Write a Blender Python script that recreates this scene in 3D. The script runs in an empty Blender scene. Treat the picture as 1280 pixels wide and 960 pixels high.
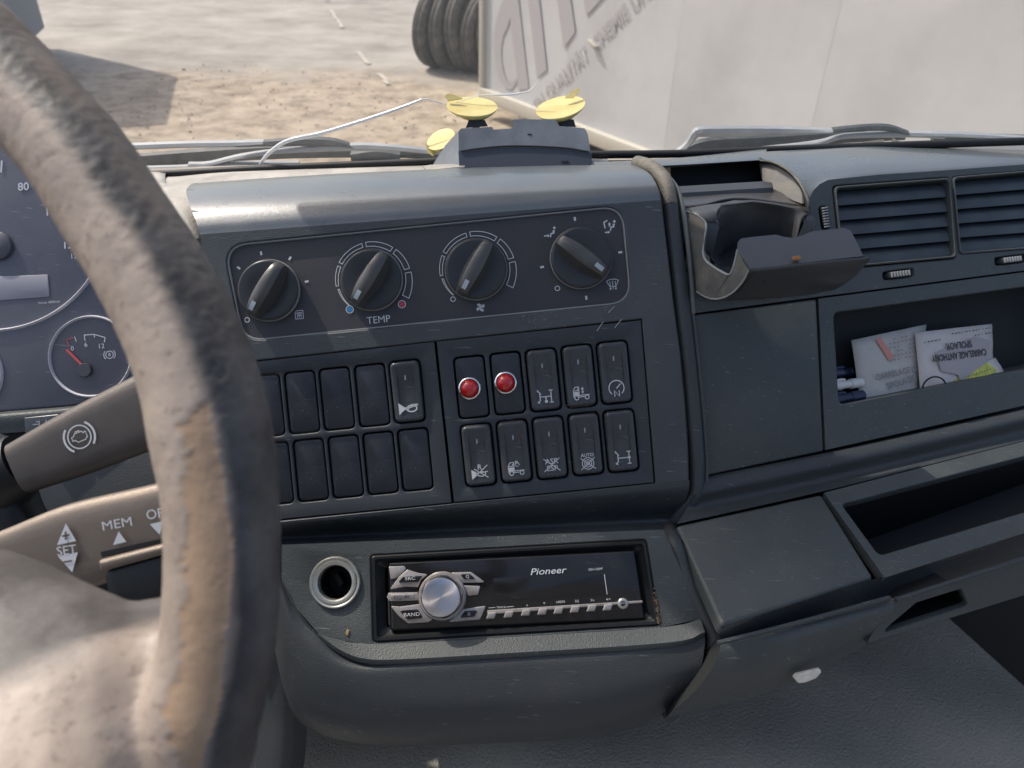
import bpy, bmesh, math, random
from mathutils import Vector, Matrix
from math import sin, cos, pi, radians, sqrt, atan2
from mathutils import noise as mnoise
random.seed(4)
V = Vector
sc = bpy.context.scene
COL = sc.collection

# ------------------------------------------------------------ camera, light, exposure
PITCH, ROLL, FPX = radians(34), radians(2), 967.0
EYE = V((0, 0, 2.25))
RM = Matrix.Rotation(pi/2-PITCH, 3, 'X') @ Matrix.Rotation(ROLL, 3, 'Z')
cam = bpy.data.objects.new('camera', bpy.data.cameras.new('camera'))
COL.objects.link(cam); sc.camera = cam
cam.location = EYE; cam.rotation_euler = RM.to_euler()
cam.data.sensor_width = 36; cam.data.lens = 36*FPX/1280
cam.data.clip_start = .02; cam.data.clip_end = 500
cam.data.dof.use_dof = True; cam.data.dof.focus_distance = .55; cam.data.dof.aperture_fstop = 13
SUN_CAM = V((-.52, .84, .15)).normalized()
SUN = (RM @ SUN_CAM).normalized()
world = bpy.data.worlds.new('World'); sc.world = world; world.use_nodes = True
wn = world.node_tree.nodes; wl = world.node_tree.links
sky = wn.new('ShaderNodeTexSky'); sky.sky_type = 'NISHITA'; sky.sun_disc = False
sky.sun_elevation = math.asin(SUN.z); sky.sun_rotation = atan2(SUN.x, SUN.y)
sky.dust_density = 4.0; sky.air_density = 1.0; sky.ozone_density = 1.0
wn['Background'].inputs['Strength'].default_value = .15
wl.new(sky.outputs[0], wn['Background'].inputs[0])
sun = bpy.data.objects.new('sun', bpy.data.lights.new('sun', 'SUN')); COL.objects.link(sun)
sun.data.energy = 3.0; sun.data.angle = radians(.6); sun.data.color = (1, .93, .83)
sun.rotation_euler = SUN.to_track_quat('Z', 'Y').to_euler(); sun.location = (0, 0, 6)
sc.view_settings.view_transform = 'Standard'; sc.view_settings.look = 'None'
sc.view_settings.gamma = 1; sc.view_settings.exposure = .48

# ------------------------------------------------------------ helpers
def W(p): return RM @ p + EYE
def ray(x, y): return V(((x-640)/FPX, (480-y)/FPX, -1))
def cp(x, y, d): return ray(x, y)*d                       # camera-space point
def wp(x, y, d): return W(cp(x, y, d))

class Fr:
    """a plane in the cab: origin, two axes and a normal facing the driver"""
    def __init__(s, O, n, ux):
        s.O = O; s.n = n.normalized(); s.ux = (ux - s.n*ux.dot(s.n)).normalized(); s.uy = s.n.cross(s.ux)
    def hit(s, x, y, h=0):
        r = ray(x, y); return r*((s.O + s.n*h).dot(s.n)/r.dot(s.n))
    def X(s, x, y, h=0): return W(s.hit(x, y, h))
    def uv(s, x, y, h=0):
        p = s.hit(x, y, h)-s.O; return (p.dot(s.ux), p.dot(s.uy))
    def P(s, u, v, h=0): return W(s.O + s.ux*u + s.uy*v + s.n*h)
    def ring(s, pts, h): return [s.P(u, v, h) for u, v in pts]

def uvs(fr, pts, h=0): return [fr.uv(x, y, h) for x, y in pts]

def area(p): return sum(p[i][0]*p[(i+1) % len(p)][1]-p[(i+1) % len(p)][0]*p[i][1] for i in range(len(p)))/2
def inset(p, d):
    n = len(p); s = 1 if area(p) > 0 else -1; out = []
    for i in range(n):
        a, b, c = V(p[i-1]), V(p[i]), V(p[(i+1) % n])
        e1 = (b-a).normalized(); e2 = (c-b).normalized()
        n1 = V((-e1.y, e1.x))*s; n2 = V((-e2.y, e2.x))*s
        m = (n1+n2); k = m.dot(n1)
        out.append(tuple(b + m*(d/max(k, .3))))
    return out
def rpoly(p, r, k=5):
    n = len(p); out = []
    if not isinstance(r, (list, tuple)): r = [r]*n
    for i in range(n):
        a, b, c = V(p[i-1]), V(p[i]), V(p[(i+1) % n])
        e1 = (a-b); e2 = (c-b); l1, l2 = e1.length, e2.length; e1.normalize(); e2.normalize()
        ang = max(.05, e1.angle(e2)); t = min(r[i]/math.tan(ang/2), l1*.49, l2*.49)
        p0 = b+e1*t; p1 = b+e2*t
        for j in range(k+1):
            q = j/k; out.append(tuple(p0*(1-q)**2 + b*2*q*(1-q) + p1*q*q))
    return out
def circ(u, v, r, n=40, ry=None, a0=0):
    ry = ry or r
    return [(u+r*cos(a0+2*pi*i/n), v+ry*sin(a0+2*pi*i/n)) for i in range(n)]
def rect(u, v, w, h, a=0):
    c, s = cos(a), sin(a)
    return [(u+x*c-y*s, v+x*s+y*c) for x, y in ((-w/2, -h/2), (w/2, -h/2), (w/2, h/2), (-w/2, h/2))]
def crom(p, n):
    """resample a list of Vectors with Catmull-Rom to n points"""
    out = []; m = len(p)-1
    for i in range(n):
        t = i/(n-1)*m; k = min(int(t), m-1); t -= k
        a = p[k-1] if k > 0 else p[0]*2-p[1]; b = p[k]; c = p[k+1]; d = p[k+2] if k+2 <= m else p[m]*2-p[m-1]
        out.append(.5*((2*b)+(c-a)*t+(2*a-5*b+4*c-d)*t*t+(3*b-a-3*c+d)*t**3))
    return out

class MB:
    def __init__(s): s.v = []; s.f = []
    def add(s, pts): i = len(s.v); s.v += [V(p) for p in pts]; return list(range(i, len(s.v)))
    def poly(s, pts): s.f.append(s.add(pts)); return s
    def loft(s, rings, c0=False, c1=True, closed=True):
        ids = [s.add(r) for r in rings]; n = len(ids[0])
        for a, b in zip(ids, ids[1:]):
            for i in range(n if closed else n-1):
                j = (i+1) % n; s.f.append([a[i], a[j], b[j], b[i]])
        if c0: s.f.append(ids[0][::-1])
        if c1: s.f.append(ids[-1])
        return s
    def grid(s, rows): return s.loft(rows, False, False, False)
    def patch(s, rows, nu=24, nv=16):
        rows = [crom(r, nu) for r in rows]
        cols = [crom([r[i] for r in rows], nv) for i in range(nu)]
        return s.grid([[cols[i][j] for i in range(nu)] for j in range(nv)])
    def tube(s, path, r, n=8, caps=True):
        rings = []; m = len(path); rr = r if isinstance(r, (list, tuple)) else [r]*m
        up = None
        for i in range(m):
            t = (path[min(i+1, m-1)]-path[max(i-1, 0)]).normalized()
            if up is None: up = t.orthogonal().normalized()
            up = (up-t*up.dot(t)).normalized(); b = t.cross(up)
            rings.append([path[i]+(up*cos(2*pi*k/n)+b*sin(2*pi*k/n))*rr[i] for k in range(n)])
        return s.loft(rings, caps, caps)
    def slab(s, fr, pts, r, h0, h1, bev=0, k=4, floor=False):
        """raised rounded plate from h0 up to h1"""
        o = rpoly(pts, r, k)
        if bev:
            i1 = rpoly(inset(pts, bev*.35), max(r-bev*.35, .0001), k); i2 = rpoly(inset(pts, bev), max(r-bev, .0001), k)
            rg = [fr.ring(o, h0), fr.ring(o, h1-bev), fr.ring(i1, h1-bev*.3), fr.ring(i2, h1)]
        else: rg = [fr.ring(o, h0), fr.ring(o, h1)]
        return s.loft(rg, floor, True)
    def holed(s, fr, outer, holes, h, depth, bev=.0006, r=0, k=5, thick=0):
        """flat face with openings; walls go down by depth. holes: [(pts, radius)]"""
        bm = bmesh.new(); loops = [rpoly(outer, r, k) if r else outer]
        for pts, hr in holes:
            loops.append(rpoly(inset(pts, -bev), hr+bev, k))
        es = []
        for lp in loops:
            vs = [bm.verts.new((u, v, 0)) for u, v in lp]
            es += [bm.edges.new((vs[i], vs[(i+1) % len(vs)])) for i in range(len(vs))]
        bmesh.ops.triangle_fill(bm, use_beauty=True, use_dissolve=False, edges=es, normal=(0, 0, 1))
        bm.verts.index_update()
        ids = s.add([fr.P(v.co.x, v.co.y, h) for v in bm.verts])
        for f in bm.faces: s.f.append([ids[v.index] for v in f.verts])
        bm.free()
        for pts, hr in holes:
            a = rpoly(inset(pts, -bev), hr+bev, k); b = rpoly(inset(pts, -bev*.3), hr+bev*.3, k); c = rpoly(pts, hr, k)
            s.loft([fr.ring(a, h), fr.ring(b, h-bev*.4), fr.ring(c, h-bev*1.2), fr.ring(c, h-depth)], False, False)
        if thick: s.loft([fr.ring(loops[0], h), fr.ring(loops[0], h-thick)], False, False)
        return s
    def lathe(s, fr, u, v, prof, n=40, cap=True):
        """prof: [(radius, height)]"""
        return s.loft([fr.ring(circ(u, v, r, n), h) for r, h in prof], False, cap)
    def stroke(s, fr, pts, w, h, closed=False):
        n = len(pts); P = [V(p) for p in pts]; L = []; R = []
        for i in range(n):
            a = P[i-1] if (i > 0 or closed) else P[i]; b = P[(i+1) % n] if (i < n-1 or closed) else P[i]
            e1 = (P[i]-a); e2 = (b-P[i])
            if e1.length < 1e-9: e1 = e2
            if e2.length < 1e-9: e2 = e1
            e1 = e1.normalized(); e2 = e2.normalized(); n1 = V((-e1.y, e1.x)); n2 = V((-e2.y, e2.x)); m = n1+n2
            m = m/max(m.dot(n1), .5)*(w/2) if m.length > 1e-6 else n1*w/2
            L.append(fr.P(*(P[i]+m), h)); R.append(fr.P(*(P[i]-m), h))
        li = s.add(L); ri = s.add(R)
        for i in range(n if closed else n-1):
            j = (i+1) % n; s.f.append([li[i], ri[i], ri[j], li[j]])
        return s
    def flat(s, fr, pts, h): return s.poly(fr.ring(pts, h))
    def text(s, fr, u, v, txt, size, h, rot=0, off=0, sx=1, align='CENTER', shear=0):
        c = bpy.data.curves.new('t', 'FONT'); c.body = txt; c.size = size; c.align_x = align; c.align_y = 'CENTER'
        c.offset = off; c.resolution_u = 3; c.shear = shear
        o = bpy.data.objects.new('t', c); COL.objects.link(o); dg = bpy.context.evaluated_depsgraph_get()
        me = bpy.data.meshes.new_from_object(o.evaluated_get(dg))
        ca, sa = cos(rot), sin(rot); base = len(s.v)
        for q in me.vertices:
            x, y = q.co.x*sx, q.co.y; s.v.append(fr.P(u+x*ca-y*sa, v+x*sa+y*ca, h))
        for p in me.polygons: s.f.append([base+i for i in p.vertices])
        bpy.data.meshes.remove(me); bpy.data.objects.remove(o); bpy.data.curves.remove(c)
        return s
    def build(s, name, mat, parent=None, ang=40, label=None, solid=0, recalc=True):
        c = sum(s.v, V())/len(s.v)
        me = bpy.data.meshes.new(name); me.from_pydata([q-c for q in s.v], [], s.f); me.update()
        bm = bmesh.new(); bm.from_mesh(me)
        bmesh.ops.remove_doubles(bm, verts=bm.verts, dist=1e-6)
        if recalc: bmesh.ops.recalc_face_normals(bm, faces=bm.faces)
        bm.to_mesh(me); bm.free()
        for p in me.polygons: p.use_smooth = True
        me.set_sharp_from_angle(angle=radians(ang))
        me.materials.append(mat)
        o = bpy.data.objects.new(name, me); COL.objects.link(o)
        place(o, c, parent)
        if label: o['label'] = label
        if solid:
            m = o.modifiers.new('thickness', 'SOLIDIFY'); m.thickness = solid; m.offset = 0
        return o
WL = {}
def place(o, c, parent):
    o.location = c - (WL[parent.name] if parent else V()); o.parent = parent; WL[o.name] = V(c)
def thing(name, label, cat, loc, group=None):
    o = bpy.data.objects.new(name, None); COL.objects.link(o); o.empty_display_size = .02
    o.location = loc; WL[o.name] = V(loc); o['label'] = label; o['category'] = cat
    if group: o['group'] = group
    return o
def tag(o, label, cat, group=None):
    o['label'] = label; o['category'] = cat
    if group: o['group'] = group
    return o
def struct(o, label): o['kind'] = 'structure'; o['label'] = label; return o
def dup(src, delta, parent=None, label=None):
    """copy of a part and its sub-parts, moved by delta"""
    c = src.copy(); COL.objects.link(c); c.parent = parent or src.parent
    c.location = src.location + delta; WL[c.name] = WL[src.name]+delta
    for ch in list(src.children):
        d = ch.copy(); COL.objects.link(d); d.parent = c; WL[d.name] = WL[ch.name]+delta
    if label: c['label'] = label
    elif 'label' in c: del c['label']
    return c

# ------------------------------------------------------------ materials
def mat(name, col, rough=.5, metal=0, grain=0, gscale=900, dust=0, dcol=(.35, .34, .31), mottle=0, mscale=25, spec=.5,
        coat=0, var=None, scratch=0, trans=0, gdist=.0006):
    m = bpy.data.materials.new(name); m.use_nodes = True; nt = m.node_tree; N = nt.nodes; L = nt.links
    b = N['Principled BSDF']; b.inputs['Roughness'].default_value = rough; b.inputs['Metallic'].default_value = metal
    b.inputs['Specular IOR Level'].default_value = spec; b.inputs['Coat Weight'].default_value = coat
    b.inputs['Transmission Weight'].default_value = trans
    tc = N.new('ShaderNodeTexCoord'); src = None
    def noise(scale, detail=3, ro=.6):
        n = N.new('ShaderNodeTexNoise'); n.inputs['Scale'].default_value = scale; n.inputs['Detail'].default_value = detail
        n.inputs['Roughness'].default_value = ro; L.new(tc.outputs['Object'], n.inputs['Vector']); return n
    def ramp(inp, a, b_, c0=(0, 0, 0, 1), c1=(1, 1, 1, 1)):
        r = N.new('ShaderNodeValToRGB'); r.color_ramp.elements[0].position = a; r.color_ramp.elements[1].position = b_
        r.color_ramp.elements[0].color = c0; r.color_ramp.elements[1].color = c1; L.new(inp, r.inputs[0]); return r.outputs[0]
    def mix(f, a, c):
        x = N.new('ShaderNodeMix'); x.data_type = 'RGBA'
        if isinstance(f, float): x.inputs[0].default_value = f
        else: L.new(f, x.inputs[0])
        for i, q in ((6, a), (7, c)):
            if isinstance(q, tuple): x.inputs[i].default_value = (*q[:3], 1)
            else: L.new(q, x.inputs[i])
        return x.outputs[2]
    cur = tuple(col)
    if mottle:
        n = noise(mscale, 5, .65)
        v2 = var or tuple(min(1, c*1.9+.01) for c in col)
        cur = mix(ramp(n.outputs[0], .5-.18/mottle*.5, .5+.3), cur, v2)
        rr = N.new('ShaderNodeMapRange'); L.new(n.outputs[0], rr.inputs[0]); rr.inputs[1].default_value = .3; rr.inputs[2].default_value = .7
        rr.inputs[3].default_value = max(.05, rough-.07*mottle); rr.inputs[4].default_value = min(1, rough+.1*mottle); L.new(rr.outputs[0], b.inputs['Roughness'])
    if dust:
        n1 = noise(900, 2, .5); n2 = noise(30, 3, .6)
        mu = N.new('ShaderNodeMath'); mu.operation = 'MULTIPLY_ADD'; L.new(n2.outputs[0], mu.inputs[0]); mu.inputs[1].default_value = .5
        L.new(n1.outputs[0], mu.inputs[2])
        cur = mix(ramp(mu.outputs[0], 1.07-.07*dust, 1.18-.07*dust), cur, tuple(.55*c for c in dcol))
    if scratch:
        mp = N.new('ShaderNodeMapping'); mp.inputs['Rotation'].default_value = (.4, .7, .9); mp.inputs['Scale'].default_value = (1, 22, 5)
        L.new(tc.outputs['Object'], mp.inputs[0])
        n3 = N.new('ShaderNodeTexNoise'); n3.inputs['Scale'].default_value = 60; n3.inputs['Detail'].default_value = 3; L.new(mp.outputs[0], n3.inputs['Vector'])
        cur = mix(ramp(n3.outputs[0], .68, .74), cur, tuple(min(1, c*3+.05*scratch) for c in col))
    if isinstance(cur, tuple): b.inputs['Base Color'].default_value = (*cur[:3], 1)
    else: L.new(cur, b.inputs['Base Color'])
    if grain:
        n = noise(gscale, 2, .5); bp = N.new('ShaderNodeBump'); bp.inputs['Strength'].default_value = grain
        bp.inputs['Distance'].default_value = gdist; L.new(n.outputs[0], bp.inputs['Height']); L.new(bp.outputs[0], b.inputs['Normal'])
    return m

M = {}
M['plastic'] = mat('dash_plastic', (.054, .063, .063), .46, grain=.6, gscale=1000, dust=1.1, mottle=1.1, mscale=11, var=(.086, .094, .092), scratch=.5)
M['face'] = mat('console_plastic', (.052, .059, .064), .46, grain=.55, gscale=1000, dust=1.1, mottle=1, mscale=12, var=(.076, .084, .089), scratch=.5)
M['hood'] = mat('glare_lightened_plastic', (.090, .104, .108), .30, grain=.3, gscale=1500, dust=1.0, mottle=.8, mscale=14, var=(.12, .132, .132), spec=.9, coat=.4)  # dash plastic with sky glare put into a lighter base colour
M['leather'] = mat('grained_vinyl', (.038, .044, .048), .5, grain=.55, gscale=1000, dust=.4, mottle=1, mscale=18, var=(.052, .056, .058), scratch=.5)
M['climate'] = mat('climate_plate_plastic', (.036, .036, .043), .5, grain=.5, gscale=2600, dust=.8, mottle=.5, var=(.048, .047, .052))
M['bank'] = mat('switch_bank_plastic', (.034, .040, .048), .42, grain=.3, gscale=1800, dust=.9, mottle=.6, var=(.040, .046, .052), scratch=.3)
M['blank'] = mat('blank_switch_plastic', (.020, .023, .030), .4, grain=.25, gscale=2200, dust=1.2, mottle=.6, scratch=.3)
M['switch'] = mat('switch_plastic', (.048, .053, .060), .28, dust=.7, mottle=.8, mscale=40, var=(.062, .066, .072), scratch=.4)
M['grip'] = mat('knob_grip_plastic', (.060, .060, .058), .36, dust=.3, mottle=.8, mscale=90, var=(.095, .09, .082), spec=.7)
M['knob'] = mat('knob_plastic', (.034, .036, .038), .33, dust=.3, mottle=.7, mscale=60, var=(.035, .035, .034))
M['ring'] = mat('grey_ring_plastic', (.30, .31, .31), .35)
M['print'] = mat('white_print', (.62, .64, .65), .5)
M['dimprint'] = mat('grey_print', (.33, .35, .37), .5)
M['pmark'] = mat('pointer_paint', (.45, .52, .56), .5)
M['black'] = mat('black_plastic', (.008, .009, .010), .45, dust=.4)
M['void'] = mat('dark_cavity_plastic', (.012, .014, .015), .75, dust=.3)
M['gloss'] = mat('gloss_black', (.008, .008, .009), .2, dust=1.0, mottle=.8, var=(.016, .016, .016), coat=.15, scratch=.3)
M['silver'] = mat('worn_silver_plastic', (.44, .41, .385), .32, .5, mottle=1.4, mscale=70, var=(.19, .165, .145), dust=.6)
M['chrome'] = mat('chrome', (.8, .8, .8), .12, 1)
M['alu'] = mat('zinc_ring', (.55, .55, .50), .35, .8, mottle=1, mscale=120, var=(.30, .29, .25))
M['redlens'] = mat('red_lens', (.55, .008, .008), .12, coat=1)
M['yellow'] = mat('suction_rubber', (.60, .49, .17), .4, mottle=.7, mscale=60, var=(.68, .60, .28))
M['box'] = mat('grey_box_plastic', (.10, .115, .13), .45, grain=.3, dust=.8, mottle=.5)
M['boxdark'] = mat('dark_box_plastic', (.045, .055, .07), .4, dust=.4)
M['cheek'] = mat('dusty_grey_plastic', (.080, .080, .074), .45, dust=1.2, mottle=1.3, mscale=60, var=(.17, .155, .125), grain=.2)
M['holder'] = mat('holder_plastic', (.058, .058, .058), .32, dust=1.0, mottle=1, mscale=25, var=(.062, .058, .055), grain=.3)
M['slat'] = mat('slat_plastic', (.033, .043, .050), .42, dust=1.0, grain=.2, mottle=.6)
M['bronze'] = mat('metallic_bronze_paint', (.19, .155, .125), .38, .45, grain=.35, gscale=3000, dust=.9, mottle=.5, mscale=40, var=(.23, .19, .15))
M['bronze2'] = mat('dark_bronze_paint', (.085, .074, .066), .42, .35, grain=.35, gscale=3000, dust=.9, mottle=.5, mscale=40, var=(.12, .105, .092))
M['dial'] = mat('glare_greyed_dial_cover', (.115, .118, .14), .3, dust=.4, mottle=1, mscale=9, var=(.17, .17, .19), scratch=.5)  # glare haze put into the grey base; only the specks are dust
M['dialring'] = mat('dial_ring', (.62, .62, .66), .3)
M['lcd'] = mat('display_glass', (.30, .30, .34), .3)
M['needle'] = mat('red_needle', (.55, .09, .09), .4)
M['paper'] = mat('card_paper', (.50, .49, .46), .7, mottle=.8, mscale=60, var=(.40, .39, .36))
M['paper_w'] = mat('white_card_paper', (.58, .55, .53), .7, mottle=1, mscale=45, var=(.46, .435, .42))
M['ink'] = mat('black_ink', (.05, .055, .06), .7)
M['greyink'] = mat('grey_ink', (.24, .24, .24), .7)
M['pink'] = mat('pink_ink', (.60, .26, .22), .7)
M['lime'] = mat('lime_print', (.36, .38, .08), .6, mottle=.6, mscale=200)
M['blue'] = mat('blue_pen_plastic', (.014, .024, .06), .4)
M['white'] = mat('white_plastic', (.62, .63, .60), .4)
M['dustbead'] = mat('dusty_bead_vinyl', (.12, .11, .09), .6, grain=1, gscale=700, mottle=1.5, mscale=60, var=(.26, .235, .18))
M['rimgrey'] = mat('rim_grey_plastic', (.10, .105, .10), .45, dust=1, mottle=.8)
M['tag'] = mat('cream_tag', (.66, .58, .47), .6, mottle=.6, mscale=150)
M['seal'] = mat('rubber_seal', (.012, .013, .013), .6, dust=.5)
M['wiper'] = mat('dusty_wiper_metal', (.26, .285, .31), .5, mottle=1, mscale=20, var=(.40, .41, .41))
M['wiperdk'] = mat('black_wiper_rubber', (.04, .048, .055), .6, mottle=1, mscale=60, var=(.10, .11, .115))
M['cowl'] = mat('dusty_cowl', (.32, .29, .25), .8, mottle=1, mscale=30, var=(.20, .19, .17))
M['suntop'] = mat('sunlit_dash_vinyl', (.30, .28, .245), .6, grain=.8, gscale=500, mottle=.6)  # the sun's brightness on the dash top put into a paler vinyl colour
M['rust'] = mat('rusty_dirt', (.11, .07, .045), .9, mottle=1, mscale=200, var=(.22, .15, .09), grain=1, gscale=900)
M['crackm'] = mat('glass_crack', (.9, .92, .95), .15, trans=.3)
M['mat'] = mat('tunnel_cover_vinyl', (.32, .30, .25), .6, grain=.8, gscale=420, gdist=.0016, mottle=1.0, mscale=6, var=(.42, .385, .31), dust=.3)
M['rubber'] = mat('tyre_rubber', (.085, .080, .072), .9, mottle=1.4, mscale=7, var=(.22, .20, .17), grain=.5, gscale=40)
M['tarp'] = mat('white_tarpaulin', (.57, .57, .565), .9, mottle=1.2, mscale=.9, var=(.44, .44, .43), spec=.2)
M['tarpgrey'] = mat('grey_tarp_print', (.43, .415, .415), .9, spec=.2)
M['cream'] = mat('cream_rail', (.52, .49, .41), .5)
M['bluemetal'] = mat('blue_grey_vehicle_paint', (.10, .13, .17), .5, mottle=1)

# translucent glass with a dust film (real pane, sun passes through)
def glass_mat():
    m = bpy.data.materials.new('windscreen_glass'); m.use_nodes = True; N = m.node_tree.nodes; L = m.node_tree.links
    out = N['Material Output']; N.remove(N['Principled BSDF'])
    t = N.new('ShaderNodeBsdfTransparent'); g = N.new('ShaderNodeBsdfGlossy'); g.inputs['Roughness'].default_value = .03
    d = N.new('ShaderNodeBsdfDiffuse'); d.inputs['Color'].default_value = (.8, .78, .72, 1)
    tc = N.new('ShaderNodeTexCoord'); n = N.new('ShaderNodeTexNoise'); n.inputs['Scale'].default_value = 6; n.inputs['Detail'].default_value = 6
    L.new(tc.outputs['Object'], n.inputs['Vector'])
    r = N.new('ShaderNodeMapRange'); r.inputs[1].default_value = .3; r.inputs[2].default_value = .8; r.inputs[3].default_value = .09; r.inputs[4].default_value = .20
    L.new(n.outputs[0], r.inputs[0])
    m1 = N.new('ShaderNodeMixShader'); m1.inputs[0].default_value = .04; L.new(t.outputs[0], m1.inputs[1]); L.new(g.outputs[0], m1.inputs[2])
    m2 = N.new('ShaderNodeMixShader'); L.new(r.outputs[0], m2.inputs[0]); L.new(m1.outputs[0], m2.inputs[1]); L.new(d.outputs[0], m2.inputs[2])
    L.new(m2.outputs[0], out.inputs['Surface']); return m
M['glass'] = glass_mat()

def ground_mat():
    m = bpy.data.materials.new('yard_ground'); m.use_nodes = True; N = m.node_tree.nodes; L = m.node_tree.links
    b = N['Principled BSDF']; b.inputs['Roughness'].default_value = .9
    g = N.new('ShaderNodeNewGeometry'); sep = N.new('ShaderNodeSeparateXYZ'); L.new(g.outputs['Position'], sep.inputs[0])
    def noise(s, d=5, ro=.6, mp=None):
        n = N.new('ShaderNodeTexNoise'); n.inputs['Scale'].default_value = s; n.inputs['Detail'].default_value = d; n.inputs['Roughness'].default_value = ro
        if mp:
            q = N.new('ShaderNodeMapping'); q.inputs['Scale'].default_value = mp; L.new(g.outputs['Position'], q.inputs[0]); L.new(q.outputs[0], n.inputs['Vector'])
        else: L.new(g.outputs['Position'], n.inputs['Vector'])
        return n.outputs[0]
    def ramp(i, *st):
        r = N.new('ShaderNodeValToRGB'); e = r.color_ramp.elements
        while len(e) < len(st): e.new(.5)
        for q, (p, c) in zip(e, st): q.position = p; q.color = (*c, 1)
        L.new(i, r.inputs[0]); return r.outputs[0]
    con = ramp(noise(.9, 9, .7), (.3, (.26, .235, .20)), (.5, (.37, .34, .295)), (.7, (.46, .425, .37)))
    dirt = ramp(noise(3.5, 9, .75), (.3, (.15, .12, .09)), (.45, (.31, .25, .18)), (.52, (.41, .335, .245)), (.7, (.53, .45, .34)))
    a = N.new('ShaderNodeMath'); a.operation = 'MULTIPLY_ADD'; L.new(noise(.7, 7, .7, (1, 1, 1)), a.inputs[0]); a.inputs[1].default_value = 2.6; L.new(sep.outputs['Y'], a.inputs[2])
    f = N.new('ShaderNodeMapRange'); L.new(a.outputs[0], f.inputs[0]); f.inputs[1].default_value = 10.9; f.inputs[2].default_value = 11.7
    mx = N.new('ShaderNodeMix'); mx.data_type = 'RGBA'; L.new(f.outputs[0], mx.inputs[0]); L.new(dirt, mx.inputs[6]); L.new(con, mx.inputs[7])
    st = ramp(noise(1.6, 7, .75, (.7, 1.3, 1)), (.42, (1, 1, 1)), (.66, (.68, .66, .64)))
    m3 = N.new('ShaderNodeMix'); m3.data_type = 'RGBA'; m3.blend_type = 'MULTIPLY'; m3.inputs[0].default_value = .8; L.new(mx.outputs[2], m3.inputs[6]); L.new(st, m3.inputs[7])
    L.new(m3.outputs[2], b.inputs['Base Color'])
    bp = N.new('ShaderNodeBump'); bp.inputs['Strength'].default_value = .6; bp.inputs['Distance'].default_value = .012; L.new(noise(22, 8, .75), bp.inputs['Height']); L.new(bp.outputs[0], b.inputs['Normal'])
    return m

# ------------------------------------------------------------ outside: yard ground
gm = MB(); n = 60
gm.grid([[V((-60+120*i/n, -4+134*(j/n)**1.6, .012*mnoise.noise(V((i*.9, j*.9, 0))) if 0 < j < n else 0)) for i in range(n+1)] for j in range(n+1)])
struct(gm.build('ground', ground_mat(), recalc=False), 'pale concrete yard with worn brown dirt strip near the truck')

def gp(x, y, z=0):
    r = RM @ ray(x, y); return EYE + r*((z-EYE.z)/r.z)
# concrete joints seen on the yard, slightly proud grit-filled strips
jm = MB()
class GF:                                         # ground frame
    def P(s, u, v, h=0): return V((u, v, h))
    def ring(s, p, h): return [V((u, v, h)) for u, v in p]
G = GF()
def gline(pxs, w):
    p = [gp(x, y) for x, y in pxs]; q = crom(p, 24)
    jm.stroke(G, [(a.x+random.uniform(-.02, .02), a.y) for a in q], w, .022)
for l_ in ([(398, -60), (404, -20), (408, 2)], [(414, 14), (424, 30), (428, 36)], [(448, 66), (456, 76), (461, 82)], [(474, 94), (480, 100), (485, 107)]): gline(l_, .055)
def stones():
    b = MB()
    for k in range(420):
        y = random.uniform(6.9, 10.4); x = random.uniform(-4.4, 1.6); r_ = random.uniform(.006, .016)*(2.0 if random.random() < .06 else 1); n_ = 5; a0 = random.random()*6
        ring = [V((x+r_*cos(a0+2*pi*q/n_)*random.uniform(.7, 1.2), y+r_*sin(a0+2*pi*q/n_), .002)) for q in range(n_)]
        b.loft([ring, [V((x+(p.x-x)*.6, y+(p.y-y)*.6, r_*.9)) for p in ring]], False, True)
    o = b.build('loose_stones', mat('stone_grit', (.44, .385, .30), .9, mottle=1, mscale=2, var=(.34, .29, .22)), ang=20); o['kind'] = 'stuff'; o['label'] = 'small loose stones scattered on the dirt strip'
stones()
M['joint'] = mat('pale_joint_filler', (.50, .46, .39), .95, mottle=2, mscale=8, var=(.40, .365, .31))
struct(jm.build('ground_joint', M['joint'], recalc=False), 'pale filled joint line crossing the concrete yard')

# trailer standing across the yard
z0 = .28
A = gp(607, 112, z0); B = gp(838, 200, z0); dirT = (B-A); dirT.z = 0; dirT.normalize()
nT = V((-dirT.y, dirT.x, 0));
if nT.dot(EYE-A) < 0: nT = -nT
trailer = thing('trailer', 'white tarpaulin trailer with big grey slanted letters beyond the windscreen', 'trailer', (A.x, A.y, 0))
LT, HT, WT = 9.0, 2.7, 2.4
class TF:
    def P(s, u, v, h=0): return V((A.x, A.y, z0)) + dirT*u + V((0, 0, v)) + nT*h
    def ring(s, p, h): return [s.P(u, v, h) for u, v in p]
    def uv(s, x, y):
        r = RM @ ray(x, y); o = V((A.x, A.y, z0)); t = (o-EYE).dot(nT)/r.dot(nT); q = EYE+r*t-o
        return (q.dot(dirT), q.z)
T = TF()
nb = 7
for i in range(nb):
    b = MB(); u0, u1 = LT*i/nb, LT*(i+1)/nb-.0015
    rows = []
    for j in range(9):
        rows.append([T.P(u0+(u1-u0)*k/10, HT*j/8, .006*mnoise.noise(V((u0*.8+k*.1, j*.4, 3)))) for k in range(11)])
    b.grid(rows); o = b.build('tarpaulin_panel', M['tarp'], trailer, recalc=False)
b = MB()
for (h0, h1) in ((-WT, -.03),):
    q = [(0, 0), (LT, 0), (LT, HT), (0, HT)]
    b.loft([T.ring(q, h1), T.ring(q, h0)], True, True)
b.build('box_body', M['tarp'], trailer)
b = MB(); q = [(-.06, -.11), (LT, -.11), (LT, .02), (-.06, .02)]
b.slab(T, q, .01, -.1, .05, .01); b.build('bottom_rail', M['cream'], trailer)
b = MB(); q = [(-.07, -.1), (.0, -.1), (.0, HT), (-.07, HT)]
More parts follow.
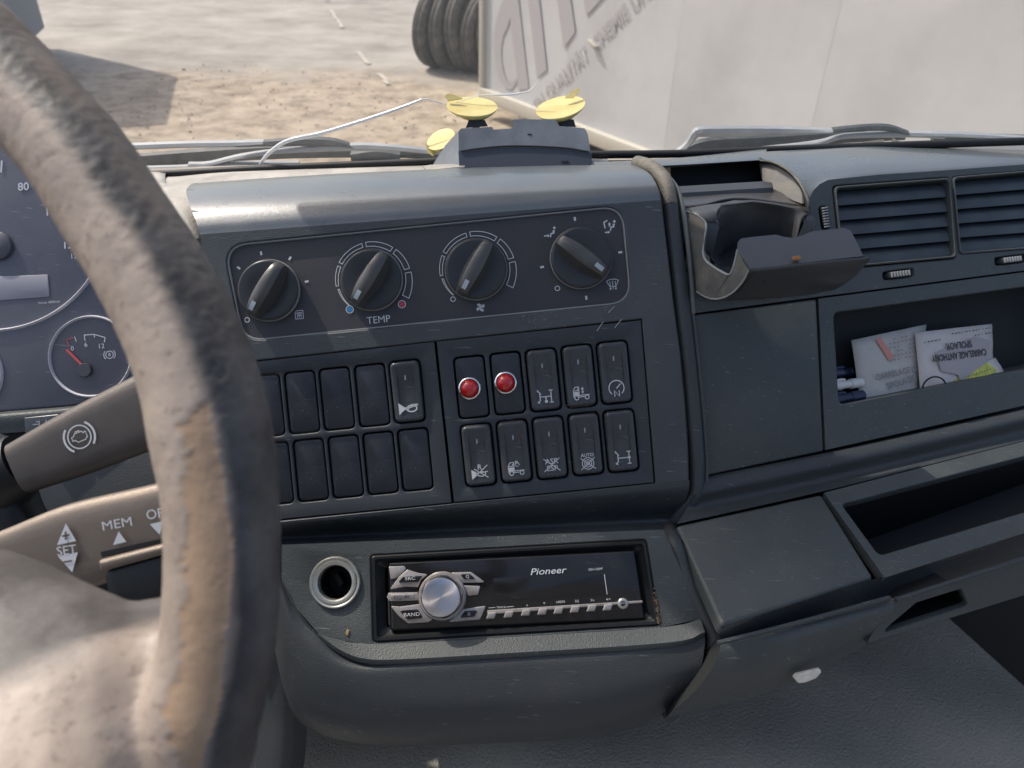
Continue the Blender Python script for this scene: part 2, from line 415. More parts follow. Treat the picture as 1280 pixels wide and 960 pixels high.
b.slab(T, q, .01, -.1, .045, .01); b.build('corner_post', M['cream'], trailer)
for u in (1.9, 5.4):
    for s in (-.3, -WT+.3):
        b = MB(); c0 = T.P(u, 0, s); R_ = .28
        for (r0, w) in ((R_, .1),):
            prof = [(.12, -.09), (.2, -.11), (R_, -.1), (R_+.0, .1), (.2, .11), (.12, .09)]
            b.loft([[c0+dirT*(r*cos(a))+V((0, 0, r*sin(a)+.0))+nT*h for a in [2*pi*k/24 for k in range(24)]] for r, h in prof], True, True)
        b.build('wheel', M['rubber'], trailer)
def tpx(l, sx=5.333, x0=600): return [T.uv(x0+x/sx, y/sx) for x, y in l]
b = MB()
outr = tpx([(190, -60), (150, 20), (115, 120), (100, 220), (100, 330), (110, 450), (135, 530), (175, 590), (215, 600), (250, 545)])
inr = tpx([(215, 20), (205, 110), (190, 180), (160, 240), (148, 310), (148, 400), (165, 490), (190, 545), (215, 560), (245, 515)])
n0 = len(outr)
b.loft([T.ring(outr, .009), T.ring(inr, .009)], False, False, closed=False)
for q in ([(175, -200), (250, -200), (262, 0), (330, 590), (262, 600), (190, 0)],
          [(300, -200), (380, -200), (400, 0), (450, 460), (385, 522), (325, 0)],
          [(490, -200), (590, -200), (610, 0), (640, 212), (562, 322), (520, 0)],
          [(690, -150), (920, -150), (810, 0), (712, 105), (695, 0)]):
    b.flat(T, tpx(q), .0095)
b.build('large_lettering', M['tarpgrey'], trailer, recalc=False)
b = MB(); p0 = V(T.uv(680, 124)); p1 = V(T.uv(805, -8)); e = p1-p0
b.text(T, (p0.x+p1.x)/2, (p0.y+p1.y)/2, 'DEN QUALITÄT  CHEMIE UND S', .155, .010, rot=atan2(e.y, e.x), off=.004, sx=.95)
b.build('slanted_lettering', M['tarpgrey'], trailer, recalc=False)
b = MB(); b.slab(T, tpx([(735, 262), (755, 258), (800, 310), (775, 318)]), .005, .0, .05, .01); b.build('tarp_buckle', M['cream'], trailer)

# leaning row of tyres
tyd = V((.62, -.36, 0)).normalized()
base = gp(540, 84); R0 = .50
lab = ['nearest-left worn tyre, outermost of the row beside the trailer', 'second tyre from the left in the row beside the trailer',
       'third tyre from the left in the row beside the trailer', 'fourth tyre from the left in the row beside the trailer',
       'fifth tyre in the row, mostly tucked behind the trailer edge', 'last tyre in the row, a sliver beside the trailer corner']
ax = (V((.84, -.54, 0))).normalized(); side = ax.cross(V((0, 0, 1)))
for i in range(6):
    b = MB(); cen = V((base.x+.13, base.y, R0*.98)) + V((.20, -.06, 0))*i
    w = .12
    prof = [(.29, -w*.7), (.33, -w), (.43, -w*1.08), (.475, -w*.95), (.5, -w*.8), (.49, -w*.7), (.5, -w*.6), (.5, -.02), (.488, -.012), (.488, .012), (.5, .02), (.5, w*.6), (.49, w*.7), (.5, w*.8), (.475, w*.95), (.43, w*1.08), (.33, w), (.29, w*.7)]
    a_ = (ax + V((0, 0, .10*((i % 3)-1)))).normalized(); s_ = a_.cross(V((0, 0, 1))).normalized(); u_ = s_.cross(a_)
    b.loft([[cen+(s_*cos(t)+u_*sin(t))*r+a_*h*.66 for t in [2*pi*k/48 for k in range(48)]] for r, h in prof+prof[:1]], False, False)
    tag(b.build('tyre', M['rubber'], ang=35), lab[i], 'tyre', 'tyres standing in a row in the yard')

# sliver of another vehicle and what casts the yard shadow
veh = thing('parked_vehicle', 'blue-grey vehicle corner cropped at the top left beyond the wheel', 'vehicle', V((-6.7, 9.9, 0)))
VC = V((-6.35, 11.05, 0)); VR = Matrix.Rotation(radians(18), 3, 'Z')
def boxw(b, x0, x1, y0, y1, z0, z1):
    r = [VC+VR@(V(q)-VC) for q in ((x0, y0, z0), (x1, y0, z0), (x1, y1, z0), (x0, y1, z0))]
    b.loft([r, [v+V((0, 0, z1-z0)) for v in r]], True, True)
b = MB(); boxw(b, -9, -6.37, 8.95, 11.05, .25, 3.1); b.build('bodywork', M['bluemetal'], veh)
for z in (.8, 1.3, 1.8):
    b = MB(); boxw(b, -9, -6.35, 8.93, 11.07, z, z+.03); b.build('side_trim', M['wiper'], veh)
b = MB(); boxw(b, -9, -6.33, 8.88, 9.1, .2, .42); b.build('bumper', M['wiper'], veh)
b = MB(); boxw(b, -6.42, -6.33, 8.88, 9.0, .62, .9); b.build('corner_lamp', M['cream'], veh)
for y in (9.6,):
    b = MB(); b.loft([[VC+VR@(-VC)+VR@V((-6.55+h, y+.4+.42*cos(t), .42+.42*sin(t))) for t in [2*pi*k/28 for k in range(28)]] for h in (-.15, .15)], True, True); b.build('wheel', M['rubber'], veh)

# ------------------------------------------------------------ cab planes
def rotx(deg): return V((cos(radians(deg)), sin(radians(deg)), 0))
K = Fr(cp(560, 420, .55), V((0, 0, 1)), rotx(5.7))                      # console face
R = Fr(cp(640, 740, .515), V((0, sin(radians(11)), cos(radians(11)))), rotx(3.6))   # radio module
D1 = V((.952, .136, -.276))
C = Fr(cp(870, 480, .56), V((.276, .017, .96)), D1)                     # passenger face
S = Fr(cp(845, 655, .54), V((.084, .743, .657)), D1)                    # lower shelf
F_ = Fr(cp(896, 806, .482), V((.22, -.22, .93)), D1)                   # flap under the shelf
px2 = .55/FPX                                                           # metres per photo pixel on K
def Kx(rows, **k): return [[K.X(*p) for p in r] for r in rows]

dash = thing('dashboard', 'dark blue-grey truck dashboard filling the cab front behind all the controls', 'dashboard', wp(560, 640, .6))

# hood of the console
def lerp_row(fr, a, b, n=7, arch=0):
    A_ = fr.hit(*a); B_ = fr.hit(*b); out = []
    for i in range(n):
        t = i/(n-1); out.append(W(A_.lerp(B_, t)+V((0, arch*4*t*(1-t)*px2, 0))))
    return out
hood = [((262, 236, -.085), (775, 214, -.085), 0), ((243, 229, -.062), (788, 205.5, -.062), 5), ((233, 237, -.038), (801, 210, -.038), 4), ((235, 249, -.019), (812, 217.5, -.019), 2), ((240, 264, -.007), (819, 228, -.007), 1),
        ((246, 280, -.0015), (823, 238.5, -.0015), 0), ((250, 293, 0), (825.5, 250, 0), 0)]
b = MB(); b.patch([lerp_row(K, *r[:2], arch=r[2]) for r in hood], 40, 40)
# left end cheek
l = [K.X(*r[0]) for r in hood[1:]]; b.loft([l, [p+(RM@V((-.004, 0, -.03))) for p in l]], False, False, closed=False)
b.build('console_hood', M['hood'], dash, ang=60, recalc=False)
# planar face with openings
hv = uvs(K, [(278, 306), (779, 256), (790, 378), (303, 427)])
lb = uvs(K, [(283, 455), (543.5, 426), (565.5, 629), (300, 655)]); rb = uvs(K, [(544.5, 426), (802, 399), (818.5, 604), (566.5, 629)])
both = uvs(K, [(281, 455), (802.5, 398.5), (819.5, 604.5), (300, 656)])
b = MB(); b.holed(K, uvs(K, [(250, 293), (825.5, 250), (829, 280), (834, 320), (841, 380), (849, 440), (855, 500), (859, 560), (860, 600), (306, 657)]), [(hv, .016), (both, .0008)], 0, .02, .0009)
b.build('console_face', M['face'], dash, recalc=False)
# right flank of the console
fl = [(788, 205.5, -.062), (801, 210, -.038), (812, 217.5, -.019), (819, 228, -.007), (823, 238.5, -.0015), (825.5, 250, 0), (829, 280, 0), (834, 320, 0), (841, 380, 0), (849, 440, 0), (855, 500, 0), (859, 560, 0), (860, 600, 0)]
b = MB(); l = crom([K.X(*p) for p in fl], 40); b.loft([l, [p+RM@V((.0012, 0, -.002)) for p in l], [p+RM@V((.0015, 0, -.03)) for p in l]], False, False, closed=False)
b.build('console_flank', M['face'], dash, ang=70, recalc=False)
# lip and hollow under the switches
lip = [((306, 657, 0), (862, 600, 0)), ((308, 661, -.001), (861, 612, -.001)), ((312, 666, -.008), (856, 628, -.008)), ((325, 670, -.016), (847, 642, -.016)), ((340, 675, -.017), (836, 652, -.017)), ((352, 682, -.006), (828, 664, -.006))]
b = MB(); b.patch([lerp_row(K, *r) for r in lip], 40, 24); b.build('console_lip', M['leather'], dash, ang=70, recalc=False)
# backing so that seams look into darkness
b = MB(); b.poly([K.X(*p, -.03) for p in ((245, 298), (824, 258), (852, 610), (300, 660))])
b.build('inner_frame', M['void'], dash)

# radio module face
so = [(352, 681), (829, 662), (846, 700), (864, 742), (876, 774), (826, 784), (640, 796), (500, 804), (450, 804), (425, 800), (398, 792), (372, 762), (352, 722)]
ho = [(463, 694), (808, 674), (825.3, 782), (466, 803.5)]
b = MB(); b.holed(R, uvs(R, so), [(uvs(R, ho), .0025), (circ(*R.uv(419, 728), .0155, 10), .003)], 0, .03, .0009); b.build('radio_surround', M['plastic'], dash, recalc=False)
led0 = [(398, 792), (425, 800), (450, 804), (500, 804), (640, 796), (826, 784), (876, 774)]; led1 = [(398, 793, 0), (425, 812, .002), (455, 823, .0045), (500, 824, .0055), (640, 816, .006), (836, 803, .006), (881, 790, .005)]
b = MB(); l0 = crom([R.X(x, y, 0) for x, y in led0], 40); l1_ = crom([R.X(*p) for p in led1], 40); b.loft([l0, l1_], False, False, closed=False); b.build('surround_ledge', M['plastic'], dash, ang=70, recalc=False)
edge = [R.X(*p) for p in led1[::-1]]+[R.X(372, 762), R.X(352, 722)]; edge = crom(edge, 50)
b = MB(); b.loft([edge, [p+RM@V((0, -.0028, -.0005)) for p in edge], [p+RM@V((0, -.0045, -.003)) for p in edge]], False, False, closed=False)
b.build('surround_edge', M['plastic'], dash, ang=70, recalc=False)
low = [[(350, 715, -.002), (371, 765, -.002), (398, 795, -.001), (440, 821, -.003), (500, 827, .002), (640, 819, .003), (760, 811, .003), (880, 792, .002)],
       [(346, 730, 0), (365, 785, .001), (392, 815, .002), (435, 838, .003), (500, 845, .004), (640, 838, .004), (760, 829, .004), (881, 805, .003)],
       [(342, 760, -.01), (358, 820, -.006), (385, 855, -.003), (435, 880, -.002), (500, 888, 0), (640, 885, 0), (760, 876, 0), (874, 840, 0)],
       [(341, 790, -.03), (356, 855, -.022), (380, 893, -.018), (430, 914, -.016), (500, 922, -.015), (640, 918, -.015), (760, 908, -.015), (850, 872, -.015)],
       [(341, 800, -.06), (356, 865, -.06), (378, 905, -.06), (430, 926, -.06), (500, 932, -.06), (640, 928, -.06), (760, 918, -.06), (833, 893, -.06)]]
b = MB(); b.patch([[R.X(*p) for p in r] for r in low], 60, 30); b.build('lower_body', M['leather'], dash, ang=70, recalc=False)

# grained bead between console and passenger side
bead = [(797, 203.5, -.062), (811, 208, -.04), (823, 216, -.026), (832, 229, -.016), (837, 250, -.011), (840, 280, -.009), (845, 320, -.008), (852, 380, -.007), (859, 440, -.007), (865, 500, -.007), (870, 560, -.007), (871, 592, -.008), (868, 618, -.009), (852, 643, -.016), (838, 660, -.02)]
pb = [K.X(*p) for p in bead]
bead2 = [(841, 676, -.012), (852, 706, -.006), (868, 744, -.004), (890, 788, -.003), (893, 806, -.004), (886, 830, -.012), (868, 856, -.02), (836, 893, -.05)]
pb += [R.X(*p) for p in bead2]
pb = crom(pb, 110)
b = MB(); b.tube(pb[21:], .0056, 12); b.build('seam_bead', M['leather'], dash, ang=80)
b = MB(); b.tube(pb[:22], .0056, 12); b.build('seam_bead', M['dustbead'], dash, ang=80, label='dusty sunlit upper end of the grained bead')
b = MB(); b.tube([p+RM@V((.0072, 0, -.001)) for p in pb[34:78]], .0016, 8); b.build('seam_edge', M['plastic'], dash, ang=80)
b = MB(); b.tube([p+RM@V((.006, .001, -.001)) for p in pb[78:102]], .0022, 8); b.build('seam_edge', M['plastic'], dash, ang=80)
b = MB(); bk = [p+RM@V((0, 0, -.012)) for p in pb]; b.loft([[p+RM@V((-.03, 0, -.01)) for p in bk], bk, [p+RM@V((.004 if i < 36 else .025, 0, -.004)) for i, p in enumerate(bk)]], False, False, closed=False)
b.build('seam_backing', M['void'], dash, recalc=False)

wl_ = [(803, 212, -.045), (822, 222, -.026), (834, 236, -.014), (842, 256, -.008), (846, 300, -.006)]; wr_ = [(812, 211, -.045), (832, 218, -.028), (848, 232, -.016), (857, 256, -.010), (857, 300, -.008)]
# ---------------- passenger side
def Cx(*a): return C.X(*a)
topb = [[(956, 189.5, -.075), (1060, 184.5, -.075), (1170, 182, -.075), (1340, 178, -.075)],
        [(950, 197, -.058), (1060, 185, -.058), (1170, 182, -.058), (1340, 176, -.058)],
        [(975, 206, -.038), (1065, 195, -.035), (1170, 189, -.035), (1340, 182, -.035)],
        [(996, 222, -.016), (1062, 207, -.016), (1175, 199, -.016), (1340, 189, -.016)],
        [(1007, 240, -.0045), (1055, 219, -.0045), (1178, 209, -.0045), (1340, 197, -.0045)],
        [(1012, 257, -.0005), (1040, 227, -.0005), (1180, 216, -.0005), (1340, 203.5, -.0005)]]
b = MB(); b.patch([[Cx(*p) for p in r] for r in topb], 50, 34)
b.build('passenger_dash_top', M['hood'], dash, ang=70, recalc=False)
# strip behind the cup holder, up to the hood
b = MB(); b.patch([[Cx(*p) for p in r] for r in ([(742, 204, -.09), (850, 197, -.09), (958, 186, -.09)], [(742, 203, -.075), (850, 198, -.075), (958, 189, -.075)], [(745, 210, -.058), (845, 205.5, -.058), (952, 199, -.058)], [(745, 215, -.06), (845, 208.5, -.06), (952, 201, -.06)])], 20, 12)
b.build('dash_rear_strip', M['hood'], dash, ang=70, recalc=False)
# vent band face
vents = [[(1042, 233), (1187, 222), (1195, 322), (1053, 335)], [(1190, 221), (1345, 208), (1352, 306), (1199, 318)]]
vout = [(1010.8, 262), (1012.5, 248), (1017, 238), (1025, 230), (1036, 224.5), (1100, 218), (1180, 212.8), (1420, 195), (1420, 320), (1022, 371), (864, 392), (858, 340), (1012, 322)]
b = MB(); b.holed(C, uvs(C, vout), [(uvs(C, [(1041, 232), (1188, 221), (1196, 323), (1052, 336)]), .004), (uvs(C, [(1190.5, 221), (1345, 208), (1350, 306), (1200, 317)]), .004),
    (uvs(C, [(1024, 258), (1034, 257), (1038, 286), (1028, 287)]), .003), (uvs(C, [(1104, 340), (1143, 335), (1144, 345), (1105, 350)]), .0025), (uvs(C, [(1244, 322), (1284, 317), (1285, 327), (1245, 332)]), .0025)], -.0005, .012, .0009)
b.build('vent_band', M['plastic'], dash, recalc=False)
b = MB(); b.poly([C.X(*p, -.03) for p in ((1012, 215), (1400, 180), (1400, 620), (860, 640), (858, 330), (1010, 320))]); b.build('inner_frame', M['void'], dash)
# closed square panel and pocket face, with real seams
b = MB(); q = uvs(C, [(866, 394), (1021.5, 373.5), (1030.5, 564), (877.5, 596)]); b.slab(C, q, .002, -.006, -.0008, .0012); b.build('blank_panel', M['plastic'], dash)
pf = uvs(C, [(1024, 373.2), (1352, 331), (1352, 491), (1033, 562.5)]); ph = uvs(C, [(1043, 391), (1352, 349), (1352, 447.5), (1050, 506)])
b = MB(); b.holed(C, pf, [(inset(ph, .0)[:], .005)], -.0008, .004, .0009, thick=.006)
o = b.build('pocket_face', M['plastic'], dash, recalc=False)
b = MB(); rp = rpoly(ph, .005, 5)
b.loft([C.ring(rp, -.004), C.ring([(u, v) for u, v in rp], -.075)], False, True); b.build('pocket_cavity', M['face'], dash)
# rolled band under the faces
band = [[(871, 598, -.002), (1031, 566, -.002), (1180, 533.5, -.002), (1350, 495, -.002)], [(869, 604, .002), (1031, 571, .002), (1180, 539, .002), (1350, 500, .002)],
        [(866, 618, .005), (1031, 583, .005), (1180, 549, .005), (1350, 508, .005)], [(858, 636, .001), (1030, 600, .001), (1180, 564, .001), (1350, 521, .001)]]
rows = [[C.X(*p) for p in r] for r in band]+[[S.X(846, 655, .0005), S.X(1029, 614, .0005), S.X(1180, 576, .0005), S.X(1350, 533, .0005)]]
b = MB(); b.patch(rows, 50, 26); b.build('rolled_band', M['leather'], dash, ang=70, recalc=False)
# shelf: closed lid and open tray
b = MB(); b.slab(S, uvs(S, [(845, 657), (1026.5, 617.5), (1092, 722), (902, 783)]), .003, -.01, .0005, .0025); b.build('shelf_lid', M['plastic'], dash)
tf = uvs(S, [(1030, 616), (1400, 520), (1400, 628), (1106, 722)]); th = uvs(S, [(1052, 630), (1400, 539), (1400, 604), (1099, 694)])
b = MB(); b.holed(S, tf, [(th, .004)], 0, .006, .0009, thick=.008); b.build('tray_frame', M['plastic'], dash, recalc=False)
b = MB(); rp = rpoly(th, .004, 5); b.loft([S.ring(rp, -.006), S.ring(inset(rp, .002), -.075)], False, True); b.build('tray_cavity', M['black'], dash)
# front band below the shelf
sf = [[S.X(902, 784, -.0015), S.X(1092, 724, -.0015), S.X(1180, 699, -.0015), S.X(1400, 630, -.0015)], [S.X(902, 787, -.005), S.X(1095, 729, -.005), S.X(1180, 703, -.005), S.X(1400, 634, -.005)],
      [S.X(899, 797, -.014), S.X(1102, 741, -.014), S.X(1190, 717, -.014), S.X(1400, 650, -.014)], [S.X(897, 802, -.018), S.X(1108, 746, -.018), S.X(1195, 722, -.018), S.X(1400, 656, -.018)]]
b = MB(); b.patch(sf, 50, 16); b.build('shelf_front', M['leather'], dash, ang=70, recalc=False)
# flap with the open pocket to its right
fo = [(1119, 752), (1280, 700), (1400, 664), (1400, 705), (1280, 744), (1212, 765), (1084, 804), (1090, 792), (1112, 766)]
hh = [(1146, 754), (1202, 736.5), (1211, 757), (1099, 793)]
b = MB(); b.holed(F_, uvs(F_, fo), [(uvs(F_, hh), .002)], 0, .005, .001, thick=.004); b.build('lower_flap', M['plastic'], dash, recalc=False)
fr0 = [[(902, 804, -.006), (1000, 779, -.003), (1118, 748.5, -.003)], [(900, 808, -.004), (1000, 782, .001), (1118, 751, .001)], [(896, 824, -.002), (992, 801, .005), (1115, 764, .004)],
       [(876, 856, -.003), (978, 829, .003), (1092, 788, .001)], [(842, 888, -.014), (972, 855, -.010), (1085, 800, -.010)], [(832, 897, -.030), (970, 862, -.030), (1082, 806, -.030)]]
b = MB(); b.patch([[F_.X(*p) for p in r_] for r_ in fr0], 40, 30); e = crom([F_.X(*r_[0]) for r_ in fr0], 30); b.build('lower_drawer_front', M['plastic'], dash, ang=80, recalc=False)
b = MB(); b.loft([e, [p+RM@V((.001, 0, -.004)) for p in e], [p+RM@V((.006, .01, -.03)) for p in e]], False, False, closed=False); b.build('drawer_side', M['void'], dash, recalc=False)
b = MB(); b.loft([F_.ring(uvs(F_, hh), -.005), F_.ring(uvs(F_, hh), -.05)], False, True); b.build('flap_pocket', M['black'], dash)
b = MB(); rl = crom([F_.X(*p) for p in ((897, 804, .002), (1000, 778, .002), (1112, 747, .002))], 20); b.tube(rl, .0016, 8); b.build('flap_edge', M['leather'], dash)
b = MB(); rl = crom([F_.X(*p) for p in ((1120, 750, .002), (1200, 724, .002), (1400, 662, .002))], 20); b.tube(rl, .0016, 8); b.build('flap_edge', M['leather'], dash)
b = MB(); b.poly([F_.X(*p) for p in ((1000, 805, .006), (1035, 797, .006), (1030, 815, -.001), (1010, 822, -.001))]); 
b = MB(); b.loft([[wp(-700, 262, .74), wp(640, 232, .74), wp(1500, 214, .86)], [wp(-700, 300, .62), wp(640, 262, .645), wp(960, 240, .68)]], False, False, closed=False)
b.loft([[wp(-700, 300, .62), wp(640, 262, .645), wp(960, 240, .68)], [wp(-700, 420, .60), wp(640, 420, .62), wp(1100, 420, .72)]], False, False, closed=False)
b.build('inner_frame', M['void'], dash, recalc=False)
# left end: sunlit top of the driver's side and dark driver's fascia
b = MB()
b.patch([[wp(-700, 226, .70), wp(120, 214, .70), wp(205, 221, .70), wp(300, 214, .70), wp(560, 205, .70), wp(760, 197, .70)], [wp(-700, 238, .66), wp(120, 226, .66), wp(205, 228, .66), wp(300, 220, .66), wp(560, 211, .66), wp(760, 203, .66)],
         [wp(-700, 244, .74), wp(120, 250, .665), wp(215, 262, .60), wp(300, 262, .62), wp(560, 230, .65), wp(760, 220, .65)], [wp(-700, 262, .76), wp(120, 272, .68), wp(240, 330, .585), wp(300, 330, .6), wp(560, 262, .64), wp(760, 250, .64)]], 40, 20)
b.build('driver_dash_top', M['suntop'], dash, ang=80, recalc=False)
b = MB(); b.patch([[wp(-900, 500, .62), wp(-120, 500, .62), wp(60, 500, .62), wp(240, 480, .60), wp(330, 480, .585)], [wp(-900, 560, .60), wp(-120, 560, .60), wp(60, 560, .60), wp(240, 545, .59), wp(340, 560, .58)], [wp(-900, 700, .60), wp(-120, 700, .60), wp(60, 690, .60), wp(240, 680, .59), wp(352, 700, .575)], [wp(-900, 900, .64), wp(-120, 900, .64), wp(60, 900, .64), wp(240, 900, .62), wp(360, 920, .60)]], 30, 24)
b.build('driver_fascia', M['leather'], dash, ang=80, recalc=False)
b = MB(); b.patch([[wp(230, 300, .585), wp(300, 300, .585)], [wp(240, 480, .585), wp(310, 480, .58)], [wp(250, 620, .58), wp(330, 650, .57)], [wp(250, 760, .575), wp(352, 740, .56)]], 6, 12)
b.build('console_side', M['leather'], dash, ang=80, recalc=False)
b = MB(); b.patch([[wp(320, 740, .58), wp(352, 760, .57), wp(372, 780, .58)], [wp(320, 900, .60), wp(356, 900, .585), (wp(384, 905, .60))], [wp(320, 1010, .60), wp(350, 1010, .59), wp(372, 1010, .61)]], 8, 12)
b.build('console_foot', M['leather'], dash, ang=80, recalc=False)

# ---------------- climate panel
cl = thing('climate_control_panel', 'long recessed climate panel with four rotary knobs and white markings', 'control panel', K.X(540, 340, -.003))
b = MB(); b.slab(K, inset(hv, .0004), .0155, -.012, -.0028, 0, k=6); b.build('panel_plate', M['climate'], cl)
# raised light edge along the right and bottom
er = rpoly(inset(hv, .0012), .015, 8)
b = MB(); b.loft([K.ring(rpoly(inset(hv, d), .016-d, 8), h) for d, h in ((0.0002, -.0028), (0.0002, -.0012), (.0009, -.0012), (.0012, -.0028))], False, False); b.build('panel_edge', M['ring'], cl, recalc=False)
HP = -.0027
def ppx(v): return v*px2
kn = [(335.6, 362.7, 54, 1), (464.3, 349.5, 53, 1), (595, 336.4, 56, 1), (726.5, 322.2, -42, 0)]
knobs = []
klabel = ['knob with five tick marks, leftmost on the panel', 'temperature knob between blue and red dots', 'fan speed knob above the fan symbol', 'airflow knob at the right, turned the other way']
pr = MB()
for i, (x, y, ang, dn) in enumerate(kn):
    u, v = K.uv(x, y); r = 38.5*px2
    b = MB(); b.lathe(K, u, v, [(r*.97, HP), (r*.99, HP+.004), (r*.95, HP+.0052), (r*.90, HP+.0054), (r*.6, HP+.0040), (r*.3, HP+.0036)], 56)
    ko = b.build('knob', M['knob'], cl, ang=50, label=klabel[i])
    a = radians(ang); da, db = (cos(a), sin(a)), (-sin(a), cos(a))
    def L2(s, t): return (u+da[0]*s+db[0]*t, v+da[1]*s+db[1]*t)
    b = MB(); rings = []; nn = 22
    for j in range(nn+1):                                    # grip: arched bar, wider in the middle
        s = (-1+2*j/nn); e = sqrt(max(0, 1-abs(s)**3.2)); hw = r*(.155+.09*(1-s*s)); top = .0165*(.55+.45*e); sp = s*r*.965
        sec = [(-hw*1.55, .0035), (-hw*1.12, top*.62), (-hw*.92, top*.92), (-hw*.5, top), (0, top*1.02), (hw*.5, top), (hw*.92, top*.92), (hw*1.12, top*.62), (hw*1.55, .0035)]
        rings.append([K.P(*L2(sp, t), HP+h) for t, h in sec])
    b.loft(rings, True, True, closed=False)
    b.f[-2:] = b.f[-2:]
    b.build('grip', M['grip'], ko, ang=42)
    sgn = -1 if dn else 1; hh_ = HP+.0172
    b = MB(); uu, vv = L2(sgn*r*.66, 0)
    # painted pointer follows the fall of the grip
    def hm(s):
        e = sqrt(max(0, 1-abs(s)**3.2)); return HP+.0165*(.55+.45*e)*1.02+.00025
    st = [.50+.06*k for k in range(6)]
    b.loft([[K.P(*L2(sgn*r*s, -.0016), hm(s)) for s in st], [K.P(*L2(sgn*r*s, .0016), hm(s)) for s in st]], False, False, closed=False)
    b.build('pointer_mark', M['pmark'], ko, recalc=False)
    b = MB(); b.loft([K.ring(circ(u, v, q*r, 56), HP+h) for q, h in ((1.0, .0002), (1.02, .0012), (1.0, .0032), (.975, .0044), (.965, .004))], False, False); b.build('knob_ring', M['ring'], ko, recalc=False)  # pale grey stands in for light reflected along the knob rim
HQ = HP+.00035
def KT(x, y, t, s, f=M, **k): u, v = K.uv(x, y); pr.text(K, u, v, t, s*px2, HQ, **k)
# ticks round the first and last knob
for (k_, rr, angs) in ((0, 48, (180, 138, 97, 52, 8)), (3, 50, (187, 93, 3, -90+2))):
    u, v = K.uv(*kn[k_][:2])
    for a in angs:
        a = radians(a); pr.stroke(K, [(u+cos(a)*(rr-2.4)*px2, v+sin(a)*(rr-2.4)*px2), (u+cos(a)*(rr+2.4)*px2, v+sin(a)*(rr+2.4)*px2)], 2.6*px2, HQ)
for (x, y) in ((307.5, 399.5), (566, 373.5), (697, 360)):
    u, v = K.uv(x, y); pr.stroke(K, circ(u, v, 2.9*px2, 18), .9*px2, HQ, True)
for k_ in (1, 2):
    u, v = K.uv(*kn[k_][:2]); tw = 5.7
    for (a0, a1, w0, w1) in ((222, 190, .6, 2), (184, 152, 3.2, 4), (146, 100, 4.5, 5), (94, 52, 5.5, 6), (46, 12, 6.5, 7), (6, -32, 7.5, 9)):
        i_ = [(u+cos(radians(a0+(a1-a0)*t/10))*42.5*px2, v+sin(radians(a0+(a1-a0)*t/10))*42.5*px2) for t in range(11)]
        o_ = [(u+cos(radians(a0+(a1-a0)*t/10))*(42.5+w0+(w1-w0)*t/10)*px2, v+sin(radians(a0+(a1-a0)*t/10))*(42.5+w0+(w1-w0)*t/10)*px2) for t in range(11)]
        pr.stroke(K, i_+o_[::-1], .85*px2, HQ, True)
KT(472.5, 399.5, 'TEMP', 12.5)
# fan symbol
u, v = K.uv(600.5, 384)
for a in range(4):
    a = radians(a*90+20); pr.flat(K, circ(u+cos(a)*3*px2, v+sin(a)*3*px2, 2.4*px2, 12, 1.6*px2), HQ)
    pr.stroke(K, [(u, v), (u+cos(a)*5*px2, v+sin(a)*5*px2), (u+cos(a+.5)*5.2*px2, v+sin(a+.5)*5.2*px2)], 1.4*px2, HQ)
# screen heating, seat and airflow symbols
def ic(m, fr, x, y, s, strokes, w=1.1, h=HQ, rot=0):
    u, v = fr.uv(x, y, h); c_, s_ = cos(rot), sin(rot)
    for st in strokes:
        cl_ = False
        if st[0] == 'c': _, cx_, cy_, r_ = st[:4]; pts = circ(cx_, cy_, r_, 18, st[4] if len(st) > 4 else None); cl_ = True
        elif st[0] == 'f':
            pts = [(p[0], p[1]) for p in st[1:]]; m.flat(fr, [(u+(a*c_-b_*s_)*s*px2, v+(a*s_+b_*c_)*s*px2) for a, b_ in pts], h); continue
        elif st[0] == 'd': _, cx_, cy_, r_ = st; m.flat(fr, [(u+(a*c_-b_*s_)*s*px2, v+(a*s_+b_*c_)*s*px2) for a, b_ in circ(cx_, cy_, r_, 16)], h); continue
        elif st[0] == 'a': _, cx_, cy_, r_, a0, a1 = st; pts = [(cx_+r_*cos(radians(a0+(a1-a0)*t/12)), cy_+r_*sin(radians(a0+(a1-a0)*t/12))) for t in range(13)]
        else: pts = st
        m.stroke(fr, [(u+(a*c_-b_*s_)*s*px2, v+(a*s_+b_*c_)*s*px2) for a, b_ in pts], w*px2, h, cl_)
ic(pr, K, 374, 393.5, 5.5, [[(-.9, -.9), (-.9, .6), (-.6, .95), (.9, .95), (.9, -.9), (-.9, -.9)], [(-.5, .5), (-.5, .2), (.5, .2), (.5, .5), (-.5, .5)], [(-.4, -.6), (-.4, -.1), (.4, -.1), (.4, -.6)], [(0, .0), (0, -.6)]], .8)
ic(pr, K, 766, 355.5, 7.5, [[(-1, .6), (-.5, .85), (.5, .85), (1, .6), (.5, -.35), (-.5, -.35), (-1, .6)], [(-.45, .5), (-.45, -.8)], [(0, .6), (0, -.8)], [(.45, .5), (.45, -.8)], [(-.6, -.6), (-.45, -.85), (-.3, -.6)], [(.3, -.6), (.45, -.85), (.6, -.6)]], .85)
seat = [('d', .75, .9, .22), [(.7, .55), (.55, .0), (.1, .0), (-.05, -.6)], [(.55, .5), (.45, .05)]]
ic(pr, K, 688, 292, 7.5, seat+[[(-1.1, -.3), (-.45, -.3)], ('f', (-.5, -.05), (-.1, -.3), (-.5, -.6))], 1.6)
